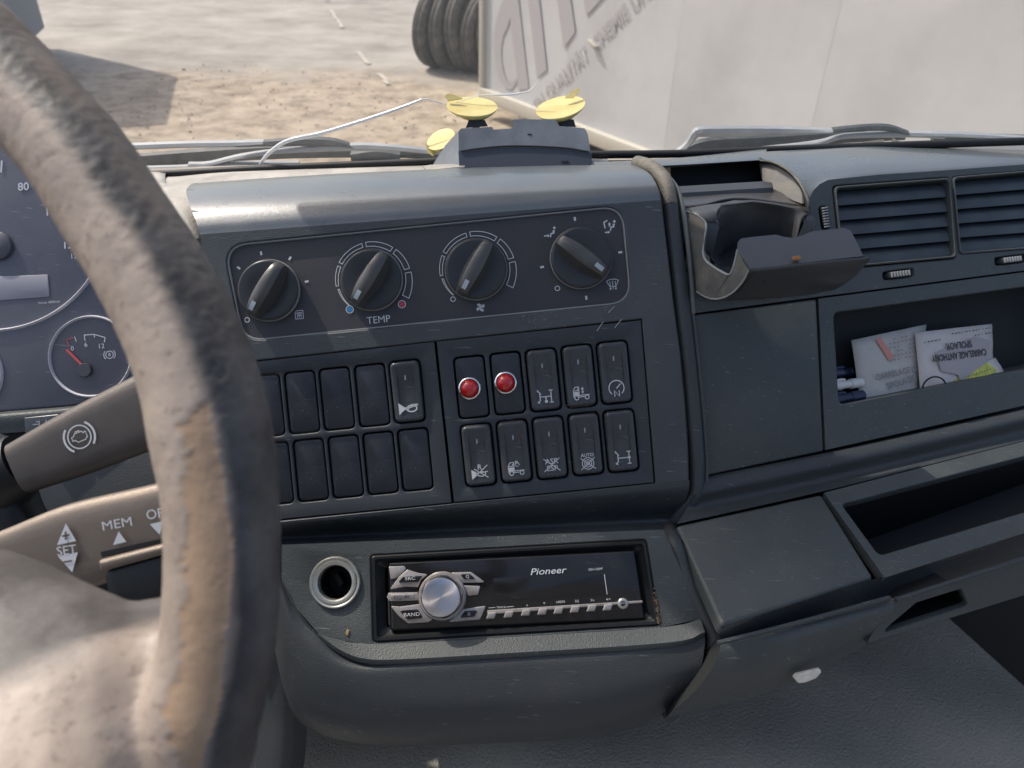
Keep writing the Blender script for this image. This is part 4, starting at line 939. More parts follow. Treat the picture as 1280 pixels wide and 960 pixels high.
def ink1(pl, q_):
    m = MB(); e = q_[1]-q_[0]; a = atan2(e.y, e.x)
    def at(f, g): return q_[0].lerp(q_[1], f).lerp(q_[3].lerp(q_[2], f), g)
    p_ = at(.60, .55); m.text(pl, p_.x, p_.y, 'CARRELAGE ANT', .0068, .0030, rot=a, off=.00012, sx=.95)
    p_ = at(.62, .68); m.text(pl, p_.x, p_.y, 'SPOLAOR', .0072, .0028, rot=a+.05, off=.00012, sx=.95)
    g = MB()
    for r in range(6):
        for k in range(9):
            if random.random() < .8: p_ = at(.45+.055*k, .10+.055*r); g.stroke(pl, [(p_.x, p_.y), (p_.x+.0022*cos(a), p_.y+.0022*sin(a))], .0009, .0031)
    c = MB(); c.flat(pl, [tuple(at(f, h)) for f, h in ((.28, .06), (.34, .04), (.52, .34), (.44, .37))], .0028)
    return [('grey_lettering', M['greyink'], m), ('small_print', M['greyink'], g), ('pink_stripe', M['pink'], c)]
def ink2(pl, q_):
    m = MB(); e = q_[1]-q_[0]; a = atan2(e.y, e.x)+pi
    def at(f, g): return q_[0].lerp(q_[1], f).lerp(q_[3].lerp(q_[2], f), g)
    p_ = at(.50, .44); m.text(pl, p_.x, p_.y, 'CARRELAGE ANTHONY', .0076, .0030, rot=a, off=.00022, sx=.74)
    p_ = at(.50, .28); m.text(pl, p_.x, p_.y, 'SPOLAOR', .0080, .0032, rot=a, off=.00014, sx=.82)
    for (f0, f1, g_) in ((.06, .28, .16), (.42, .98, .10), (.72, .95, .19)):
        f = f0
        while f < f1: p_ = at(f, g_-.03*f); L_ = random.uniform(.0008, .003); m.stroke(pl, [(p_.x, p_.y), (p_.x+L_*-cos(a), p_.y-L_*sin(a))], .0008, .0030); f += .045
    g = MB(); g.flat(pl, [tuple(at(f, h)) for f, h in ((.20, .33), (.55, .25), (.75, .20), (.93, .30), (.90, .56), (.86, .70), (.50, .88), (.46, .74), (.25, .62))], .0026)
    return [('black_lettering', M['ink'], m), ('grey_patch', M['shade'], g)]
M['shade'] = mat('grey_print_patch', (.37, .35, .36), .7)
card('business_card', 'bluish creased tiler card with a pink stripe, left one in the pocket', M['paper'], [(1064, 425.5), (1158, 405.5), (1151, 506), (1079, 516)], (.618, .642, .612), ink1)
card('business_card', 'upright white tiler card printed upside down, behind the lime slip', M['paper_w'], [(1144, 416), (1240, 405), (1243, 472), (1153, 505)], (.632, .660, .624), ink2)
def ink3(pl, q_):
    m = MB(); def_ = lambda f, g: tuple(q_[0].lerp(q_[1], f).lerp(q_[3].lerp(q_[2], f), g))
    m.flat(pl, [def_(.05, .25), def_(.80, .15), def_(.85, .60), def_(.12, .85)], .0026); k = MB(); e = q_[1]-q_[0]
    for j in range(14): p_ = V(def_(.12+.048*j, .45)); k.stroke(pl, [(p_.x, p_.y-.0006), (p_.x+.0012, p_.y+.0008)], .0005, .0028)
    return [('lime_stripe', M['lime'], m), ('small_print', M['ink'], k)]
card('paper_slip', 'folded slip with a lime green stripe lying before the cards', M['paper_w'], [(1176, 469), (1244, 447), (1262, 472), (1188, 496)], (.640, .655, .632), ink3, 'paper')
b = MB(); b.tube(crom([wp(*p) for p in ((1150, 496, .620), (1156, 478, .620), (1168, 471, .622), (1180, 476, .624), (1187, 496, .626))], 24), .0007, 6); 
tag(b.build('wire_clip', M['black']), 'thin dark wire loop among the papers in the pocket', 'wire')
b = MB(); b.slab(C, uvs(C, [(1168, 471), (1182, 467), (1188, 486), (1158, 492)], -.02), .001, -.03, -.02, .001); tag(b.build('crumpled_receipt', M['greyink']), 'grey crumpled scrap inside the wire loop', 'paper')
for (nm, lab, mt, p0_, p1_, r_) in (('pen', 'blue pen lying uppermost at the left end of the pocket', M['blue'], (1040, 467, .615), (1074, 464, .63), .0042),
                                   ('pen', 'white clicker pen between two blue pens', M['white'], (1040, 483, .605), (1076, 478, .615), .0040),
                                   ('pen', 'darker blue pen lowest at the left end of the pocket', M['blue'], (1040, 500, .60), (1078, 494, .61), .0042)):
    a_, b_ = wp(*p0_), wp(*p1_); b = MB(); pts = [a_.lerp(b_, t) for t in (0, .02, .3, .32, .6, .62, 1)]; b.tube(pts, [r_*.7, r_, r_, r_*.8, r_*.8, r_, r_], 14)
    t = thing(nm, lab, 'pen', a_, 'pens in the pocket'); b.build('barrel', mt, t)
    b = MB(); o_ = RM@V((0, .0045, .002)); b.tube([a_+o_*.8, a_.lerp(b_, .25)+o_, a_.lerp(b_, .4)+o_*.9], .0011, 6); b.build('clip', mt, t)

# torn tag on the flap edge
tg = MB(); q_ = zt = [(991, 846), (995, 842), (1008, 839), (1024, 835), (1026, 839), (1019, 847), (1006, 852), (997, 853)]
tg.slab(F_, uvs(F_, q_, .003), .0012, .002, .0042, .0006); tag(tg.build('plastic_tab', M['tag']), 'small cream broken tab under the lower flap', 'tab')

b = MB(); l = [F_.X(*p, -.003) for p in ((860, 862), (892, 826), (897, 808))]; l += [F_.X(*p, -.030) for p in ((862, 888), (970, 861), (1030, 831), (1082, 805), (1212, 765), (1280, 744), (1400, 705), (1700, 610))]
l = l[3:]; b.loft([l, [p+V((0, .5, .03)) for p in l]], False, False, closed=False); l = [R.X(*p) for p in low[-1]]; b.loft([l, [p+V((0, .5, .03)) for p in l]], False, False, closed=False)
b.build('dash_underside', M['void'], dash, recalc=False)
# ---------------- engine tunnel cover and footwell
TUN = Fr(cp(640, 940, .68), V((.03, .80, .60)), V((1, .09, -.2)))
b = MB(); rows = []
gx = [330+ (1235-330)*i/40 for i in range(41)]
for j in range(26):
    row = []
    for i in range(41):
        t = i/40; s = j/25
        xb = 330+900*t; xt = 300+930*t
        y = 700+(1120-700)*s; x = 300+(805+397*s)*t
        h = .012*mnoise.noise(V((t*5, s*4, 0)))+.012*sin(pi*min(1, t*1.0))*(1-s)
        row.append(TUN.X(x, y-(60*t*s), h))
    rows.append(row)
b.grid(rows); rt = [r[-1] for r in rows]
b.loft([rt, [p+RM@V((.006, -.004, -.002)) for p in rt], [p+RM@V((.012, -.20, -.12)) for p in rt]], False, False, closed=False)
struct(b.build('engine_tunnel_floor', M['mat'], ang=80, recalc=False), 'grained grey vinyl cover of the engine tunnel below the dashboard')
b = MB(); b.poly([wp(-200, 500, .95), wp(1600, 500, 1.15), wp(1600, 1200, 1.0), wp(-200, 1200, .85)]); struct(b.build('footwell_floor', M['void']), 'dark footwell floor beyond the tunnel cover')
b = MB(); b.poly([wp(1180, 560, .80), wp(1500, 480, .9), wp(1500, 900, 1.0), wp(1180, 860, .9)]); struct(b.build('footwell_wall', M['void']), 'dark footwell wall at the right edge')
b = MB(); b.loft([[wp(-900, 235, .70), wp(640, 222, .71), wp(2400, 190, .80)], [wp(-900, 1500, 1.0), wp(640, 1500, 1.0), wp(2400, 1500, 1.15)]], False, False, closed=False)
struct(b.build('cab_front_wall', M['void'], recalc=False), 'dark inner front wall of the cab behind the dashboard')

def cabwall(nm, pts, th, lab, m='cabgrey'):
    b = MB(); p = [V(q) for q in pts]; b.loft([p, [q+V(th) for q in p]], True, True); struct(b.build(nm, M[m]), lab)
M['cabgrey'] = mat('grey_cab_lining', (.16, .16, .165), .8, mottle=.5)
cabwall('cab_floor', [(-1.15, -1.0, 1.2), (1.35, -1.0, 1.2), (1.35, 1.05, 1.2), (-1.15, 1.05, 1.2)], (0, 0, -.04), 'cab floor out of sight below')
cabwall('cab_rear_wall', [(-1.15, -1.0, 1.2), (1.35, -1.0, 1.2), (1.35, -1.0, 2.9), (-1.15, -1.0, 2.9)], (0, -.04, 0), 'grey rear wall of the cab behind the camera')
cabwall('cab_side_wall', [(-1.15, -1.0, 1.2), (-1.15, 1.0, 1.2), (-1.15, 1.0, 1.95), (-1.15, -1.0, 1.95)], (-.04, 0, 0), 'driver side door lining below its window')
cabwall('cab_side_wall', [(1.35, -1.0, 1.2), (1.35, 1.0, 1.2), (1.35, 1.0, 1.95), (1.35, -1.0, 1.95)], (.04, 0, 0), 'passenger side door lining below its window')
# ---------------- windscreen, cowl, wipers
wb = RM @ ray(640, 207)*.70 + EYE
ws = thing('windscreen', 'cracked dusty windscreen pane over its black lower seal', 'windscreen', wb)
nG = V((.02, -1, -.16)).normalized(); GL = Fr(RM.inverted()@(wb-EYE), RM.inverted()@nG, V((1, .03, 0)))
b = MB(); o_ = GL.P(0, 0); ux = RM@GL.ux; uy = RM@GL.uy
q = [o_-ux*1.2-uy*.03, o_+ux*1.2-uy*.03, o_+ux*1.2+uy*.8, o_-ux*1.2+uy*.8]; b.poly(q); b.build('glass_pane', M['glass'], ws)
b = MB(); b.tube(crom([GL.X(*p) for p in ((100, 220, .004), (205, 217.5, .004), (350, 210, .004), (530, 202.5, .004), (640, 197, .004), (740, 193.5, .004), (850, 192, .004), (1000, 186, .004), (1300, 176, .004))], 60), .0036, 8); b.build('lower_seal', M['seal'], ws, ang=80)
def crk(pts, wds, nm):
    p = crom([GL.X(*q, -.001) for q in pts], 60); m = len(p); w_ = crom([V((w, 0, 0)) for w in wds], 60)
    b = MB(); b.tube(p, [max(.00015, x.x) for x in w_], 6); b.build(nm, M['crackm'], ws, ang=80)
crk([(322, 214), (326, 204), (338, 190), (360, 176), (400, 167), (450, 152), (500, 135), (527, 124.5)], [.0003, .0013, .0018, .0018, .0017, .0016, .0014, .0010], 'crack')
crk([(527, 124.5), (534, 124), (545, 127), (560, 130), (590, 122), (600, 119), (630, 118.5), (645, 117.5), (662, 113), (672, 103), (677, 96)], [.0009, .0007, .0006, .0005, .0004, .0005, .0008, .0008, .0006, .0004, .0001], 'crack')
# cowl below the glass
cw_ = MB(); GO = -.03
cw_.patch([[GL.X(60, 224, -.006), GL.X(350, 213, -.006), GL.X(640, 203, -.006), GL.X(1000, 196, -.006), GL.X(1400, 188, -.006)], [GL.X(60, 215, -.05), GL.X(350, 206, -.05), GL.X(640, 198, -.05), GL.X(1000, 192, -.05), GL.X(1400, 184, -.05)], [GL.X(60, 240, -.12), GL.X(350, 232, -.12), GL.X(640, 222, -.12), GL.X(1000, 215, -.12), GL.X(1400, 205, -.12)]], 40, 8)
tag(cw_.build('cowl_panel', M['cowl'], ang=80, recalc=False), 'dusty tan cowl strip outside the foot of the windscreen', 'cowl')
def wiper(nm, lab, parts):
    t = thing(nm, lab, 'wiper', GL.X(*parts[0][2][0][:2], -.05), 'windscreen wipers')
    for (pn, mt, pts, r, th) in parts:
        p = crom([GL.X(*q) for q in pts], 30); w_ = crom([V((x*.70/FPX, 0, 0)) for x in r], 30)
        b = MB(); upv = uy
        rings = []
        for i, c_ in enumerate(p):
            tdir = (p[min(i+1, 29)]-p[max(i-1, 0)]).normalized(); a_ = (nG-tdir*nG.dot(tdir)).normalized(); b_ = tdir.cross(a_)
            w = w_[i].x; rings.append([c_+b_*w*x+a_*th*y for x, y in ((-1, -.6), (-.8, .5), (0, 1), (.8, .5), (1, -.6), (0, -1))])
        b.loft(rings, True, True); b.build(pn, mt, t, ang=30)
wiper('wiper', 'wiper seen through the glass left of the small grey box', [
    ('blade', M['wiperdk'], [(150, 203, -.095), (250, 196, -.095), (360, 190, -.095), (480, 190, -.095), (560, 196, -.095)], (10, 11, 11, 9, 4), .004),
    ('arm', M['wiper'], [(150, 184, -.055), (230, 181, -.055), (290, 180, -.055), (330, 178, -.055)], (4, 4, 4, 3), .004),
    ('arm_sleeve', M['wiperdk'], [(295, 181, -.055), (360, 178, -.055), (410, 178, -.055), (445, 184, -.055)], (3, 5, 6, 2), .004),
    ('blade_bow', M['wiper'], [(236, 206, -.055), (262, 205, -.055), (300, 196, -.055), (350, 189, -.055), (440, 184, -.055), (490, 185, -.055), (545, 190, -.055)], (3, 3, 3, 3, 5, 4, 3), .004),
    ('inner_bow', M['wiper'], [(180, 210, -.055), (240, 208, -.055), (300, 204, -.055), (374, 204.5, -.055)], (2, 2, 2, 3), .003),
    ('hose', M['wiperdk'], [(440, 197, -.08), (470, 194, -.08), (500, 197, -.08)], (8, 9, 8), .006)])
wiper('wiper', 'wiper beyond the glass above the cup holder and vents', [
    ('blade', M['wiperdk'], [(845, 196, -.095), (880, 184, -.095), (960, 178, -.095), (1050, 172, -.095), (1130, 172, -.095)], (4, 12, 11, 9, 3), .004),
    ('arm', M['wiper'], [(868, 166, -.055), (885, 165, -.055), (960, 164, -.055), (1040, 163, -.055)], (5, 7, 6, 2), .004),
    ('arm_root', M['wiper'], [(840, 196, -.055), (858, 182, -.055), (870, 167, -.055), (878, 163, -.055)], (4, 4, 6, 4), .004),
    ('arm_sleeve', M['wiperdk'], [(1040, 163, -.055), (1080, 160, -.055), (1110, 160, -.055), (1135, 166, -.055)], (3, 4, 4, 2), .004),
    ('blade_bow', M['wiper'], [(942, 187, -.055), (1000, 181, -.055), (1030, 177, -.055), (1060, 170, -.055), (1140, 168, -.055), (1180, 170, -.055)], (2, 2, 3, 3, 4, 4), .004)])
wiper('wiper', 'far wiper running out of the right edge above the vents', [
    ('blade', M['wiperdk'], [(1165, 175, -.095), (1200, 173, -.095), (1240, 173, -.095), (1340, 178, -.095)], (4, 6, 6, 6), .004),
    ('blade_bow', M['wiper'], [(1110, 168, -.055), (1170, 168, -.055), (1230, 170, -.055), (1340, 178, -.055)], (3, 3, 3, 3), .004),
    ('inner_bow', M['wiper'], [(1222, 176, -.055), (1260, 176, -.055), (1300, 179, -.055)], (2, 2, 2), .003)])
# leaflets caught at the foot of the glass
b = MB(); b.loft([[GL.X(1062, 186, -.03), GL.X(1080, 177, -.03), GL.X(1105, 174, -.032), GL.X(1103, 184, -.03)], [GL.X(1062, 186, -.031), GL.X(1080, 177, -.031), GL.X(1105, 174, -.033), GL.X(1103, 184, -.031)]], True, True)
b.loft([[GL.X(1112, 184, -.034), GL.X(1116, 172, -.034), GL.X(1126, 178, -.034), GL.X(1146, 180, -.034), GL.X(1146, 184, -.034)], [GL.X(1112, 184, -.035), GL.X(1116, 172, -.035), GL.X(1126, 178, -.035), GL.X(1146, 180, -.035), GL.X(1146, 184, -.035)]], True, True)
tag(b.build('leaflet', M['cream']), 'crumpled cream leaflet at the foot of the glass above the vent', 'leaflet')

# unseen pale blind added on the passenger side to keep sun off the shelf
sv = thing('added_blind', 'added unseen pale blind keeping sun off the shelf, at the passenger windscreen head', 'added sun blocker', V((.35, .60, wb.z+.8)))
BF0 = Fr(RM.inverted()@(V((.37, .60, wb.z+.53))-EYE), RM.inverted()@V((0, -1, -.12)), RM.inverted()@V((1, 0, 0)))
def cloth():
    m = bpy.data.materials.new('added_blind_cloth'); m.use_nodes = True; N = m.node_tree.nodes; L = m.node_tree.links; N.remove(N['Principled BSDF'])
    d = N.new('ShaderNodeBsdfDiffuse'); d.inputs[0].default_value = (.6, .6, .6, 1); t = N.new('ShaderNodeBsdfTranslucent'); t.inputs[0].default_value = (.6, .6, .6, 1)
    x = N.new('ShaderNodeMixShader'); x.inputs[0].default_value = .45; L.new(d.outputs[0], x.inputs[1]); L.new(t.outputs[0], x.inputs[2]); L.new(x.outputs[0], N['Material Output'].inputs['Surface']); return m
b = MB(); b.poly(BF0.ring(rect(0, 0, 1.40, .54), 0)); b.build('added_blind_cloth', cloth(), sv, recalc=False)
b = MB(); b.tube([BF0.P(-.70, -.27), BF0.P(.70, -.27)], .006, 10); b.build('bottom_bar', M['cabgrey'], sv)
b = MB(); b.tube([BF0.P(-.71, .28), BF0.P(.71, .28)], .02, 12); b.build('roller', M['cabgrey'], sv)
# ---------------- grey box with yellow suction cups
bx = thing('toll_box', 'small grey electronic box with yellow suction cups on the dash', 'electronic box', wp(650, 208, .655))
BF = Fr(cp(645, 180, .64), V((.02, .12, 1)), rotx(1.5))
def BX(*p): return BF.X(*p)
fr_o = [(572, 176, 0), (590, 166, 0), (645, 150, 0), (648, 148, 0), (697, 150, 0), (699, 159, 0), (733, 161, 0), (738, 188, 0), (739, 203, 0), (700, 204, 0), (575, 209, 0), (571, 195, 0)]
# upper body
up_f = [(574, 190), (573, 164), (577, 160.5), (615, 158.5), (617, 162), (640, 160.5), (642, 149), (695, 149.5), (699, 157.5), (731, 160.5), (735, 168), (738, 190), (700, 185), (640, 183), (600, 186)]
b = MB(); b.loft([[BX(*p, -.035) for p in up_f], [BX(*p, 0) for p in up_f]], True, True); b.build('upper_shell', M['box'], bx, ang=25)
lo_f = [(573, 189), (600, 185), (640, 182), (700, 184), (739, 189.5), (740, 201), (736, 206), (700, 207), (640, 209), (578, 212), (574, 207)]
b = MB(); b.loft([[BX(*p, -.035) for p in lo_f], [BX(*p, .0012) for p in lo_f]], True, True); b.build('lower_shell', M['boxdark'], bx, ang=25)
ls = [(573, 164, 0), (574, 210, 0), (540, 210, -.02), (541, 206, -.02), (556, 182, -.02)]
b = MB(); l_ = [BX(*p) for p in ls]; b.loft([l_, [p+RM@V((.004, 0, -.02)) for p in l_]], True, True); b.build('side_flare', M['box'], bx, ang=25)
b = MB(); q_ = [(528, 207.5, .0), (538, 206, -.004), (580, 204, -.004), (581, 207.5, .002), (534, 212.5, .002)]; l_ = [BX(*p) for p in q_]; b.loft([l_, [p+RM@V((0, -.0012, 0)) for p in l_]], True, True); b.build('base_foot', M['suntop'], bx)
for (pts) in ([(586, 150), (606, 150), (610, 158), (582, 160)], [(700, 150), (717, 149), (720, 159), (702, 158)]):
    b = MB(); b.loft([[BX(*p, -.022) for p in pts], [BX(*p, -.004) for p in pts]], True, True); b.build('cup_mount', M['black'], bx)
for (cx_, cy_, rx_, ry_, tilt, tab, st, lab2) in ((590, 133, 32, 12, -2, [(560, 126), (556, 119.5), (560, 117), (568, 118.5), (578, 123)], (594, 153), 'suction cup above the left end'), (700.5, 134, 31.5, 13, 12, [(706, 122), (714, 114.5), (722, 110.5), (725.5, 111), (724, 114.5), (717, 122)], (703, 154), 'suction cup above the right end'), (551, 174, 19, 11, 30, [(533, 180), (534, 190), (541, 195), (546, 190)], (562, 189), 'suction cup peeping out at the left side')):
    b = MB(); tl = radians(tilt); h0 = -.03 if cy_ > 160 else -.012
    def ell(f, g, h=0):
        """f: size of the ring, g: how far towards the stem"""
        X0 = cx_+(st[0]-cx_)*g; Y0 = cy_+(st[1]-cy_)*g
        return [BX(X0+rx_*f*cos(a)*cos(tl)+ry_*f*sin(a)*sin(tl), Y0-rx_*f*cos(a)*sin(tl)+ry_*f*sin(a)*cos(tl), h0+h+.012*sin(a)*f) for a in [2*pi*k/40 for k in range(40)]]
    b.loft([ell(.04, .06), ell(.4, .05), ell(.75, .03), ell(.96, .005), ell(1, 0), ell(.995, .05), ell(.93, .17), ell(.78, .36), ell(.55, .58), ell(.34, .76), ell(.22, .9), ell(.2, 1)], True, True)
    so_ = b.build('suction_cup', M['yellow'], bx, ang=60, label=lab2)
    b = MB(); l_ = [BX(*p, h0+.001) for p in tab]; b.loft([l_, [p+RM@V((0, 0, -.0018)) for p in l_]], True, True); b.build('pull_tab', M['yellow'], so_)
    b = MB(); b.tube([BX(st[0], st[1]-2, h0), BX(st[0], st[1]+4, h0)], [.0042, .0048], 14); b.build('cup_stem', M['yellow'], so_)

b = MB(); l_ = [BX(x, y, .0022) for x, y in ((576, 189), (600, 185.4), (640, 182.4), (700, 184.4), (736, 189.6))]; b.tube(crom(l_, 24), .0007, 6); b.build('seam_groove', M['black'], bx)
for (x, y, w, h) in ((662, 168, .0035, .0008), (706, 203, .006, .0016)): b = MB(); u, v = BF.uv(x, y); b.slab(BF, rect(u, v, w, h), .0003, -.001, .0006 if y < 180 else .0018); b.build('speaker_slot', M['black'], bx)
# ---------------- instrument cluster
IC = Fr(cp(80, 400, .60), V((.05, .05, 1)), rotx(5)); qi = .60/FPX
ic_t = thing('instrument_cluster', 'glare-greyed, dust-specked instrument cluster with white ringed gauges behind the steering wheel', 'instrument cluster', IC.X(60, 510, 0))
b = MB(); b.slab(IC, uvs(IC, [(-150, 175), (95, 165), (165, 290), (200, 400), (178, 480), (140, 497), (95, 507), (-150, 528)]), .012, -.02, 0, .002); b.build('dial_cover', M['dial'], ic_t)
b = MB(); b.patch([[IC.X(-150, 527, .000), IC.X(0, 515, .0), IC.X(95, 507, .0), IC.X(140, 499, .0), IC.X(172, 484, .0), IC.X(186, 455, 0)], [IC.X(-150, 533, .006), IC.X(0, 521, .006), IC.X(98, 512, .006), IC.X(146, 504, .006), IC.X(179, 488, .006), IC.X(193, 458, .006)], [IC.X(-150, 552, .004), IC.X(0, 542, .004), IC.X(105, 532, .004), IC.X(155, 522, .004), IC.X(200, 505, .004), IC.X(215, 470, .004)]], 40, 12)
b.build('lower_bezel', M['plastic'], ic_t, ang=80, recalc=False)
def dring(x, y, r, w, nm='gauge_ring'):
    u, v = IC.uv(x, y); b = MB(); b.loft([IC.ring(circ(u, v, (r+d)*qi, 72), h) for d, h in ((-w, .0002), (-w*.6, .0018), (0, .0026), (w*.5, .0018), (w, .0002))], False, False); b.build(nm, M['dialring'], ic_t, ang=80, recalc=False)
dring(-6, 275, 139, 2.0); dring(114, 445.5, 50, 1.8); dring(-48, 470, 49, 1.8)
b = MB(); b.slab(IC, uvs(IC, [(-60, 348), (60.5, 343.5), (62.5, 371), (-60, 380)]), .0008, .0002, .0008, .0002); b.build('display', M['lcd'], ic_t)
m = MB()
def IT(x, y, t, s, rot=0, **k): u, v = IC.uv(x, y); m.text(IC, u, v, t, s*qi, .0008, rot=rot, **k)
m_ = m
for (x, y, t_, sz) in ((30, 234, '80', 14), (67, 265, '100', 14), (88, 307, '120', 12), (95, 320.5, '125', 9), (91, 436, '0', 8), (108, 431, '6', 8.5), (127, 433, '12', 8.5)):
    m = MB(); IT(x, y, t_, sz, off=.00015 if sz > 10 else 0); m.build('numeral', M['dialring'], ic_t, recalc=False)
m = MB(); IT(62, 378, 'Voran 400kmh', 4.5); m.build('small_lettering', M['dialring'], ic_t, recalc=False)
m = m_
for (p0_, p1_) in (((3, 201), (2, 216)),): m.stroke(IC, [IC.uv(*p0_), IC.uv(*p1_)], 2.2*qi, .0008)
m.stroke(IC, [IC.uv(*p) for p in ((107, 426), (106, 419), (118, 418), (132, 422), (131, 428))], 1.1*qi, .0008)
m.stroke(IC, [IC.uv(118, 418), IC.uv(119, 422)], 1*qi, .0008); m.stroke(IC, [IC.uv(94, 421), IC.uv(96, 427)], 1*qi, .0008)
u, v = IC.uv(137.5, 443.5); m.stroke(IC, circ(u, v, 4.6*qi, 20), .9*qi, .0008, True); m.text(IC, u, v, 'B', 6*qi, .0008)
for s in (0, pi):
    m.stroke(IC, [(u+7*qi*cos(s-.8+k*.16), v+7*qi*sin(s-.8+k*.16)) for k in range(11)], .9*qi, .0008)
m.build('dial_markings', M['dialring'], ic_t, recalc=False)
b = MB(); b.stroke(IC, [IC.uv(84, 437), IC.uv(104, 457)], 3.2*qi, .0012); b.stroke(IC, [IC.uv(*p) for p in ((93, 422), (84, 425), (87, 433))], 1*qi, .0009); b.build('red_needle', M['needle'], ic_t, recalc=False)
u, v = IC.uv(107, 463); b = MB(); b.lathe(IC, u, v, [(9*qi, 0), (9*qi, .002), (8*qi, .003)], 28); b.build('needle_hub', mat('grey_hub', (.06, .06, .075), .4), ic_t)
u, v = IC.uv(-2, 308); b = MB(); b.lathe(IC, u, v, [(18*qi, 0), (18*qi, .003), (16*qi, .004)], 28); b.build('needle_hub', mat('pale_hub', (.10, .10, .12), .4), ic_t)
for k, (x0, x1, y0) in enumerate(((31, 75, 519), (79, 125, 513))):
    b = MB(); pts = uvs(IC, [(x0, y0+3), (x1, y0-1.5), (x1+1, y0+24), (x0+2, y0+28)], .007); b.slab(IC, pts, .001, 0, .0085, .0008); o = b.build('stalkside_switch', M['switch'], ic_t)
    b = MB(); uu, vv = IC.uv((x0+x1)/2-2, y0+11, .0088); b.stroke(IC, [(uu-.006, vv), (uu-.001, vv)], .0008, .0088); b.stroke(IC, [(uu-.0035, vv+.002), (uu-.001, vv+.002), (uu-.001, vv-.003), (uu+.004, vv-.003), (uu+.004, vv+.003)], .0008, .0088); b.build('printed_symbol', M['dimprint'], o, recalc=False)

# ---------------- steering column and stalks
col = thing('steering_column', 'black steering column shroud behind the wheel spoke', 'steering column', wp(20, 640, .5))
b = MB(); b.patch([[wp(-160, 540, .50), wp(-60, 536, .48), (wp(10, 545, .47)), wp(40, 570, .50)], [wp(-160, 600, .45), wp(-60, 600, .43), wp(20, 610, .43), wp(60, 640, .50)], [wp(-160, 700, .43), wp(-60, 700, .42), wp(60, 700, .43), wp(130, 720, .50)], [wp(-160, 800, .42), wp(-60, 800, .42), wp(100, 790, .43), wp(190, 800, .50)], [wp(-160, 960, .45), wp(-60, 960, .45), wp(100, 960, .46), wp(190, 960, .50)]], 30, 30)
b.build('column_shroud', M['black'], col, ang=80, recalc=False)
def stalk(label, cen, hw, mt, th, ds):
    """flattened tapered lever along a centre line in photo px; hw half height"""
    t = thing('stalk', label, 'control stalk', wp(*cen[0], ds[0]))
    n_ = 24; c_ = crom([cp(*c, d) for c, d in zip(cen, ds)], n_); hs = crom([V((h, 0, 0)) for h in hw], n_)
    rings = []; fr0 = None
    for i, p in enumerate(c_):
        td = (c_[min(i+1, n_-1)]-c_[max(i-1, 0)]).normalized(); up_ = V((-td.y, td.x, 0)).normalized(); nn_ = td.cross(up_)
        if nn_.z < 0: nn_ = -nn_
        H = hs[i].x/FPX*(-p.z)
        ring = []
        for k in range(28):
            a = 2*pi*k/28; ca, sa = cos(a), sin(a); e_ = .55
            ring.append(W(p+up_*H*math.copysign(abs(sa)**e_, sa)+nn_*th*math.copysign(abs(ca)**e_, ca)))
        rings.append(ring)
    b = MB(); b.loft(rings, True, True); b.build('lever', mt, t, ang=60)
    return t
s1 = stalk('bronze upper stalk printed with an engine brake symbol', [(30, 584), (100, 553), (200, 508), (300, 462)], [33, 41, 47, 50], M['bronze2'], .011, [.425, .425, .425, .425])
SF = Fr(cp(100, 545, .4135), V((0, 0, 1)), rotx(23)); qs = .4135/FPX
m = MB(); u, v = SF.uv(100, 546)
m.stroke(SF, circ(u, v, 14.5*qs, 32), 1.6*qs, .0006, True)
for s in (0, pi): m.stroke(SF, [(u+19.5*qs*cos(s-.85+k*.17), v+19.5*qs*sin(s-.85+k*.17)) for k in range(11)], 2.6*qs, .0006)
eng = [(-10, -3), (-10, 3), (-7, 3), (-5, 6), (-1, 6), (-1, 8), (-4, 8), (3, 8), (1, 8), (1, 6), (5, 6), (7, 3), (8, 4), (10, 4), (10, -4), (8, -4), (7, -6), (-4, -6), (-7, -2), (-10, -2)]
m.stroke(SF, [(u+a*qs*.95, v+c*qs*.95) for a, c in eng], 1.0*qs, .0006)
m.build('printed_symbol', M['print'], s1, recalc=False)
b = MB(); b.tube([wp(-40, 606, .43), wp(6, 590, .43), wp(20, 583, .43), wp(30, 578, .43)], [.020, .022, .0185, .0165], 24); b.build('stalk_collar', M['black'], s1)
s2 = stalk('bronze lower stalk printed SET, MEM and OFF', [(16, 700), (100, 682), (200, 652), (300, 622)], [40, 54, 48, 42], M['bronze'], .009, [.385, .385, .385, .385])
SG = Fr(cp(100, 670, .3748), V((0, 0, 1)), rotx(7)); qs = .3762/FPX
m = MB()
def sg(l): return [SG.uv(*p) for p in l]
def tri_with(m, tri, cut):
    m2 = MB(); m2.holed(SG, sg(tri), [(sg(c), 0) for c in cut] if cut else [], .0006, .0001, 0)
    m.v_off = len(m.v); o = len(m.v); m.v += m2.v; m.f += [[i+o for i in f] for f in m2.f]
m.flat(SG, sg([(83, 654), (96, 676), (72, 681)]), .0005); m.flat(SG, sg([(73, 695), (98, 690), (91, 715)]), .0005)
m.flat(SG, sg([(149, 664), (158.5, 677), (142, 681)]), .0005); m.flat(SG, sg([(188, 655), (205, 651), (200, 668)]), .0005)
def ST(x, y, t, s, **k): u, v = SG.uv(x, y); m.text(SG, u, v, t, s*qs, .0006, **k)
ST(84, 688, 'SET', 16, off=.00002, rot=.02); ST(147, 655, 'MEM', 16, sx=1.2, rot=.05); ST(198, 642, 'OFF', 17, off=.00002, rot=.05)
m.build('printed_symbols', M['print'], s2, recalc=False)
m = MB()
for l in ([(83, 664), (83.5, 674)], [(78.5, 670), (88, 668)], [(80, 702.5), (91, 700.5)]): m.stroke(SG, sg(l), 2.4*qs, .0008)
